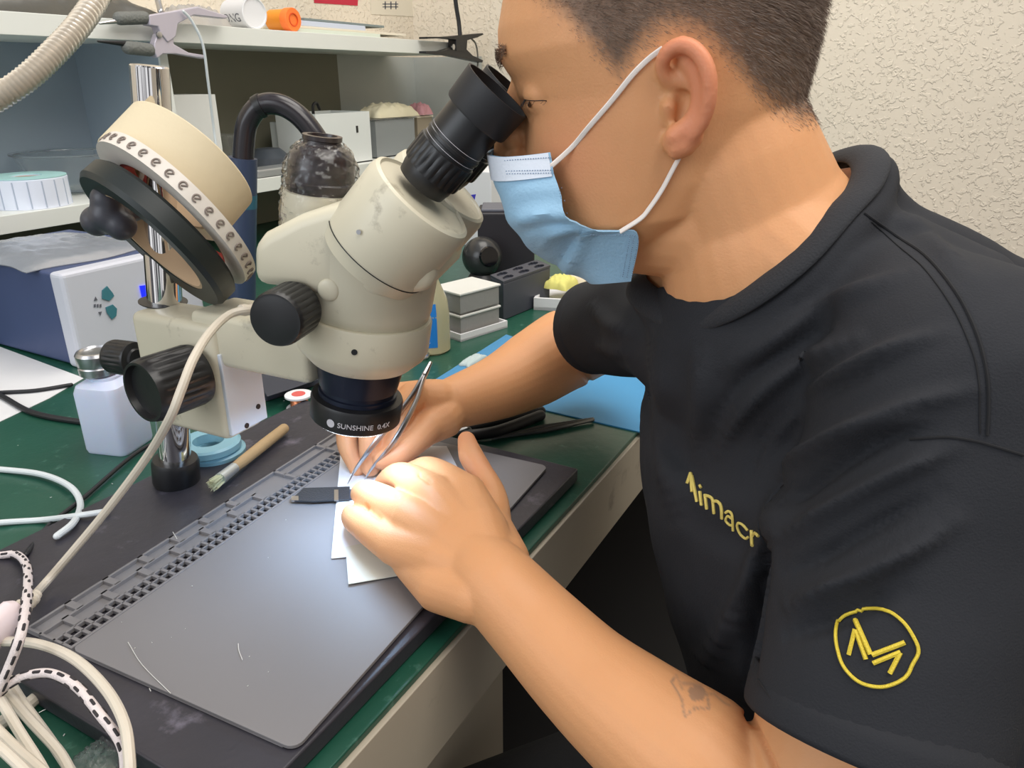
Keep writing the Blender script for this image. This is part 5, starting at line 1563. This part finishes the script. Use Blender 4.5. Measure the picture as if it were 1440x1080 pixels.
MB().lathe([(.0003, .0015), (.014, .0015), (.015, 0), (.025, 0), (.0262, .002), (.0262, .020), (.0245, .022)], oc, ax2, 40).build('bottle_cap', mat('bright orange', S(255, 128, 52), .45), orr)
MB().ring([(.0125, -.0012), (.0145, -.0012), (.0145, .0005), (.0125, .0005)], oc, ax2).build('cap_ring', mat('deep orange', S(226, 84, 30), .5), orr)
MB().lathe([(.0235, .020), (.0240, .022), (.0240, .070), (.020, .074)], oc, ax2, 40).build('bottle_body', mat('amber orange plastic', S(240, 150, 40), .35), orr)
# papers
M_cp = [mat('pale green paper', S(206, 214, 200), .7), mat('pale blue paper', S(200, 208, 224), .7), mat('grey folder', S(124, 136, 136), .6), mat('cream paper', S(222, 214, 196), .7)]
x0p, x1p = US(425, 40)[0], US(585, 40)[0]
for k, (m_, sx0, sx1, th) in enumerate([(M_cp[0], .0, .72, .010), (M_cp[3], .0, 1.0, .006), (M_cp[1], .02, .62, .012), (M_cp[2], .10, .82, .006)]):
    zz_ = ZU + sum([.0, .0102, .0164, .0286][k:k + 1])
    o = MB().box((x0p + (x1p - x0p) * (sx0 + sx1) / 2, 1.53 + .005 * k, zz_ + th / 2), ((x1p - x0p) * (sx1 - sx0), .20, th), rotz(.02 * (k - 1)), bev=.001).build('paper_pad', m_, None, False)
    tag(o, ['pale green pad at the bottom of the paper stack on the upper shelf', 'wide cream pad second from the bottom of the paper stack', 'pale blue pad near the top of the paper stack', 'grey folder on top of the paper stack on the upper shelf'][k], 'paper', 'paper stack on the upper shelf')
# wall papers
def wallq(px, name, m, label, yy=YW - .0015):
    o = MB().prism([PY(x, y, yy) for x, y in px], A(0, .001, 0)).build(name, m, None, False)
    tag(o, label, 'poster'); return o
wallq([(440, -30), (505, -30), (503, 8), (442, 4)], 'red_card', mat('red card', S(190, 34, 62), .5), 'crimson card on the wall above the paper stack')
wp = wallq([(520, -30), (596, -30), (594, 24), (522, 20)], 'wall_note', M_cp[3], 'cream note with dark marks pinned on the wall above the shelf')
wm = MB()
for x in (541, 549, 556): wm.prism([PY(x, 2, YW - .0018), PY(x + 1.6, 2, YW - .0018), PY(x + 1.6, 13, YW - .0018), PY(x, 13, YW - .0018)], A(0, .0002, 0))
for y in (5, 9): wm.prism([PY(538, y, YW - .0018), PY(560, y, YW - .0018), PY(560, y + 1.4, YW - .0018), PY(538, y + 1.4, YW - .0018)], A(0, .0002, 0))
wm.build('ink_marks', M_grey, wp, False)
# black clip lamp at the shelf end
xe = xr_up
ck = thing('clip_lamp', PY(630, 66, SY - .005), 'black clip with a gooseneck stem clamped on the end of the upper shelf', 'clip lamp')
def KP(x, y, o=0.0): return PY(x, y, SY - .006 - o)
MB().prism([KP(*p) for p in [(589, 52), (614, 52), (625, 51), (636, 50), (668, 47), (669, 49), (660, 53), (646, 57), (645, 72), (630, 72), (630, 56), (612, 54), (589, 55)]], A(0, -.030, 0)).build('upper_jaw', M_blk, ck, False, bev=.001)
MB().prism([KP(x, y, .002) for x, y in [(589, 72), (612, 72), (632, 66), (644, 67), (655, 78), (670, 85), (669, 88), (650, 84), (620, 78), (589, 75)]], A(0, -.026, 0)).build('lower_jaw', M_blk, ck, False, bev=.001)
MB().lathe([(.008, -.002), (.008, .003), (.004, .004)], KP(637, 66, .031), A(0, -1, 0), 18).build('rivet', M_steel, ck)
MB().tube(spline([KP(636, -90, .01), KP(638, -30, .01), KP(641, 5, .01), KP(645, 30, .012), KP(647, 50, .015)], 6), .0065, 12).build('gooseneck', M_rub, ck)
cab([KP(660, 52, .012), KP(669, 62, .012), KP(672, 85, .01), KP(669, 112, .01), KP(664, 140, .01), KP(660, 200, .01)], .0028, 'grey_cable', mat('grey cord', S(120, 118, 112), .5), 'grey cord hanging down from the black clip at the shelf end', 'cord')

# ================================================================== LOWER SHELF
ZL = z_lo_t + .0003
def LSx(x, yy): return PY(x, 290, yy)[0]
# label roll
lr = PY(48, 270, 1.46)
rr_ = .5 * (PY(105, 270, 1.46)[0] - PY(-8, 270, 1.46)[0]) * .92
hlr = .052
rl = thing('label_roll', (lr[0], 1.475, ZL), 'white roll of stickers with aqua edge on the lower shelf board', 'label roll')
MB().ring([(.022, 0), (rr_, 0), (rr_, hlr * .97), (rr_ * .97, hlr), (.022, hlr)], (lr[0], 1.475, ZL), UZ, 64).build('stickers', mat('cool white stickers', S(226, 232, 246), .5), rl)
MB().ring([(rr_ * .40, hlr + .0002), (rr_ * .99, hlr + .0002), (rr_ * .99, hlr + .0022), (rr_ * .40, hlr + .0022)], (lr[0], 1.475, ZL), UZ, 64).build('aqua_liner', mat('aqua liner', S(178, 222, 220), .5), rl)
MB().ring([(.0195, .0), (.0225, .0), (.0225, hlr * .98), (.0195, hlr * .98)], (lr[0], 1.475, ZL), UZ, 40).build('core', M_core, rl)
gp = MB()
for k in range(18):
    q = 2 * math.pi * k / 18; d_ = A(math.cos(q), math.sin(q), 0)
    gp.box(A(lr[0], 1.475, ZL + hlr * .48) + d_ * (rr_ + .0002), (.0008, .0022, hlr * .9), rotz(q))
gp.build('sticker_gaps', mat('pale grey gap', S(176, 186, 204), .6), rl, False)
# clear bowl
bw = PY(88, 235, 1.56)
MBb = MB().lathe([(.030, 0), (.050, .003), (.085, .045), (.100, .075), (.106, .077), (.106, .080), (.098, .079), (.080, .044), (.048, .006), (.0003, .005)], (LSx(112, 1.57), 1.57, ZL), UZ, 48)
tag(MBb.build('clear_bowl', M_pet), 'clear plastic bowl on the lower shelf behind the sticker roll', 'bowl')
# white carton
def shelf_box(px0, px1, ytop, yy, dep, name, m, label, cat, bev=.001, zbase=None):
    z0 = ZL if zbase is None else zbase
    a_, b_q = PY(px0, 230, yy)[0], PY(px1, 230, yy)[0]
    zt_ = PY((px0 + px1) / 2, ytop, yy)[2]
    o = MB().box(((a_ + b_q) / 2, yy + dep / 2, (z0 + zt_) / 2), (b_q - a_, dep, zt_ - z0), bev=bev).build(name, m, None, False)
    if label: tag(o, label, cat)
    return o
shelf_box(249, 316, 133, 1.44, .10, 'carton', mat('white carton board', S(222, 222, 218), .7), 'tall white carton on the lower shelf right of the divider', 'carton')
# clear tubs and white open box
b0x, b1x = LSx(455, 1.43), LSx(528, 1.43)
obx = thing('open_box', ((b0x + b1x) / 2, 1.50, ZL), 'white open box with a black slot holding a green thing on the lower shelf', 'box')
zt2 = PY(490, 158, 1.43)[2]
open_box(A((b0x + b1x) / 2, 1.50, ZL), b1x - b0x, .14, zt2 - ZL, .003, np.eye(3), 'box_body', mat('glossy white box', S(224, 228, 226), .35), obx)
MB().box((LSx(510, 1.43) , 1.4295, PY(510, 181, 1.43)[2]), (.008, .0012, .018)).build('slot', M_blk, obx, False)
tag(MB().ball((b0x + .02, 1.50, zt2 - .012), (.028, .024, .020)).build('green_lump', mat('green plastic', S(60, 130, 100), .6)), 'green plastic piece in the white open box', 'plastic piece')
tag(MB().tube(spline([A(b0x + .075, 1.50, zt2 - .05), A(b0x + .07, 1.50, zt2 + .012), A(b0x + .085, 1.50, zt2 + .024), A(b0x + .095, 1.50, zt2 + .008)], 5), .004, 8, round_end=(True, True)).build('black_hook', M_blk), 'black bent hook sticking out of the white open box', 'hook')
for k, (a_, b_q, yt, yy, lb_) in enumerate([(535, 588, 168, 1.46, 'clear grey food container beside the white open box'), (592, 612, 165, 1.50, 'smaller brownish container at the right of the clear container')]):
    x0_, x1_ = LSx(a_, yy), LSx(b_q, yy); zt_ = PY((a_ + b_q) / 2, yt, yy)[2]
    t_ = thing('food_container', ((x0_ + x1_) / 2, yy + .06, ZL), lb_, 'container')
    open_box(A((x0_ + x1_) / 2, yy + .06, ZL), x1_ - x0_, .12, zt_ - ZL, .003, np.eye(3), 'container_body', [mat('smoky clear plastic', S(168, 174, 176), .25, trans=.4), mat('brownish plastic', S(168, 156, 136), .4, trans=.2)][k], t_)
    MB().box(((x0_ + x1_) / 2, yy + .06, zt_ + .003), (x1_ - x0_ + .008, .128, .005), bev=.0015).build('lid', M_pet if k == 0 else M_cp[3], t_, False)
zc1 = PY(560, 168, 1.46)[2] + .006
crumple(LSx(560, 1.5), 1.52, zc1, .20, .10, .045, 'tissue_pile', mat('cream pink tissue', S(226, 218, 188), .9, var=.1, vscale=9), 14, 'cream crumpled tissues piled on the clear container', 'tissue')
crumple(LSx(602, 1.5), 1.52, zc1, .06, .07, .04, 'pink_bag', mat('pink wrapper', S(206, 150, 158), .6), 15, 'small pink wrapper beside the tissue pile', 'wrapper')
# dark round tool and clear clutter behind the arm
t_ = thing('round_tool', (LSx(400, 1.46), 1.50, ZL), 'dark round tool lying on the lower shelf behind the bent black pipe', 'tool')
MB().lathe([(.050, 0), (.058, .006), (.055, .030), (.030, .052), (.0003, .055)], (LSx(398, 1.50), 1.53, ZL), UZ, 36).build('dome', mat('dark slate tool', S(66, 72, 80), .4), t_)
MB().box((LSx(392, 1.42), 1.435, ZL + .010), (.14, .06, .018), bev=.004).build('foot', mat('chrome grey tool', S(170, 172, 172), .3, metal=.4), t_, False)
shelf_box(318, 352, 190, 1.55, .10, 'plastic_box', M_pet, 'clear plastic box on the lower shelf behind the navy pipe sleeve', 'box')
shelf_box(424, 444, 172, 1.50, .10, 'plastic_box', mat('pale plastic box', S(206, 212, 210), .4), 'pale plastic box between the dark round tool and the white open box', 'box')

# ================================================================== BENT BLACK PIPE
M_navy = mat('navy plastic pipe', S(54, 66, 92), .35)
f0 = Z(341, 455, BZ)
def FP(x, y): 
    # vertical plane through the pipe foot, facing the camera
    nrm = FH; r = ray(x, y); t = ((f0 - CAM) @ nrm) / (r @ nrm); return CAM + r * t
fa = thing('fume_pipe', f0, 'bent black pipe rising from a navy sleeve behind the microscope', 'pipe')
dd0 = (FP(341, 300) - CAM) @ FW
rs = 19.5 * dd0 / FPX
MB().lathe([(rs * 1.7, 0), (rs * 1.7, .008), (rs * 1.05, .012)], f0, UZ, 36).build('foot', M_blk, fa)
s0, s1 = f0 + UZ * .010, FP(341, 222)
MB().tube([s0, s0 + (s1 - s0) * .5, s1], rs, 32).build('sleeve', M_navy, fa)
sa, sb = s0 + (s1 - s0) * .71, s0 + (s1 - s0) * .79
MB().tube([sa, sb], rs * 1.02, 32).build('teal_band', mat('teal band', S(44, 96, 116), .4), fa)
bpth = spline([FP(342, 232), FP(343, 205), FP(348, 172), FP(366, 149), FP(392, 147), FP(418, 161), FP(440, 186), FP(456, 214), FP(466, 250)], 6)
MB().tube(bpth, rs * .72, 28, round_end=(False, True)).build('bent_pipe', mat('glossy black pipe', S(40, 36, 40), .22), fa)
MB().tube([bpth[17], bpth[18], bpth[19]], rs * .80, 28).build('clamp_ring', M_blk, fa)
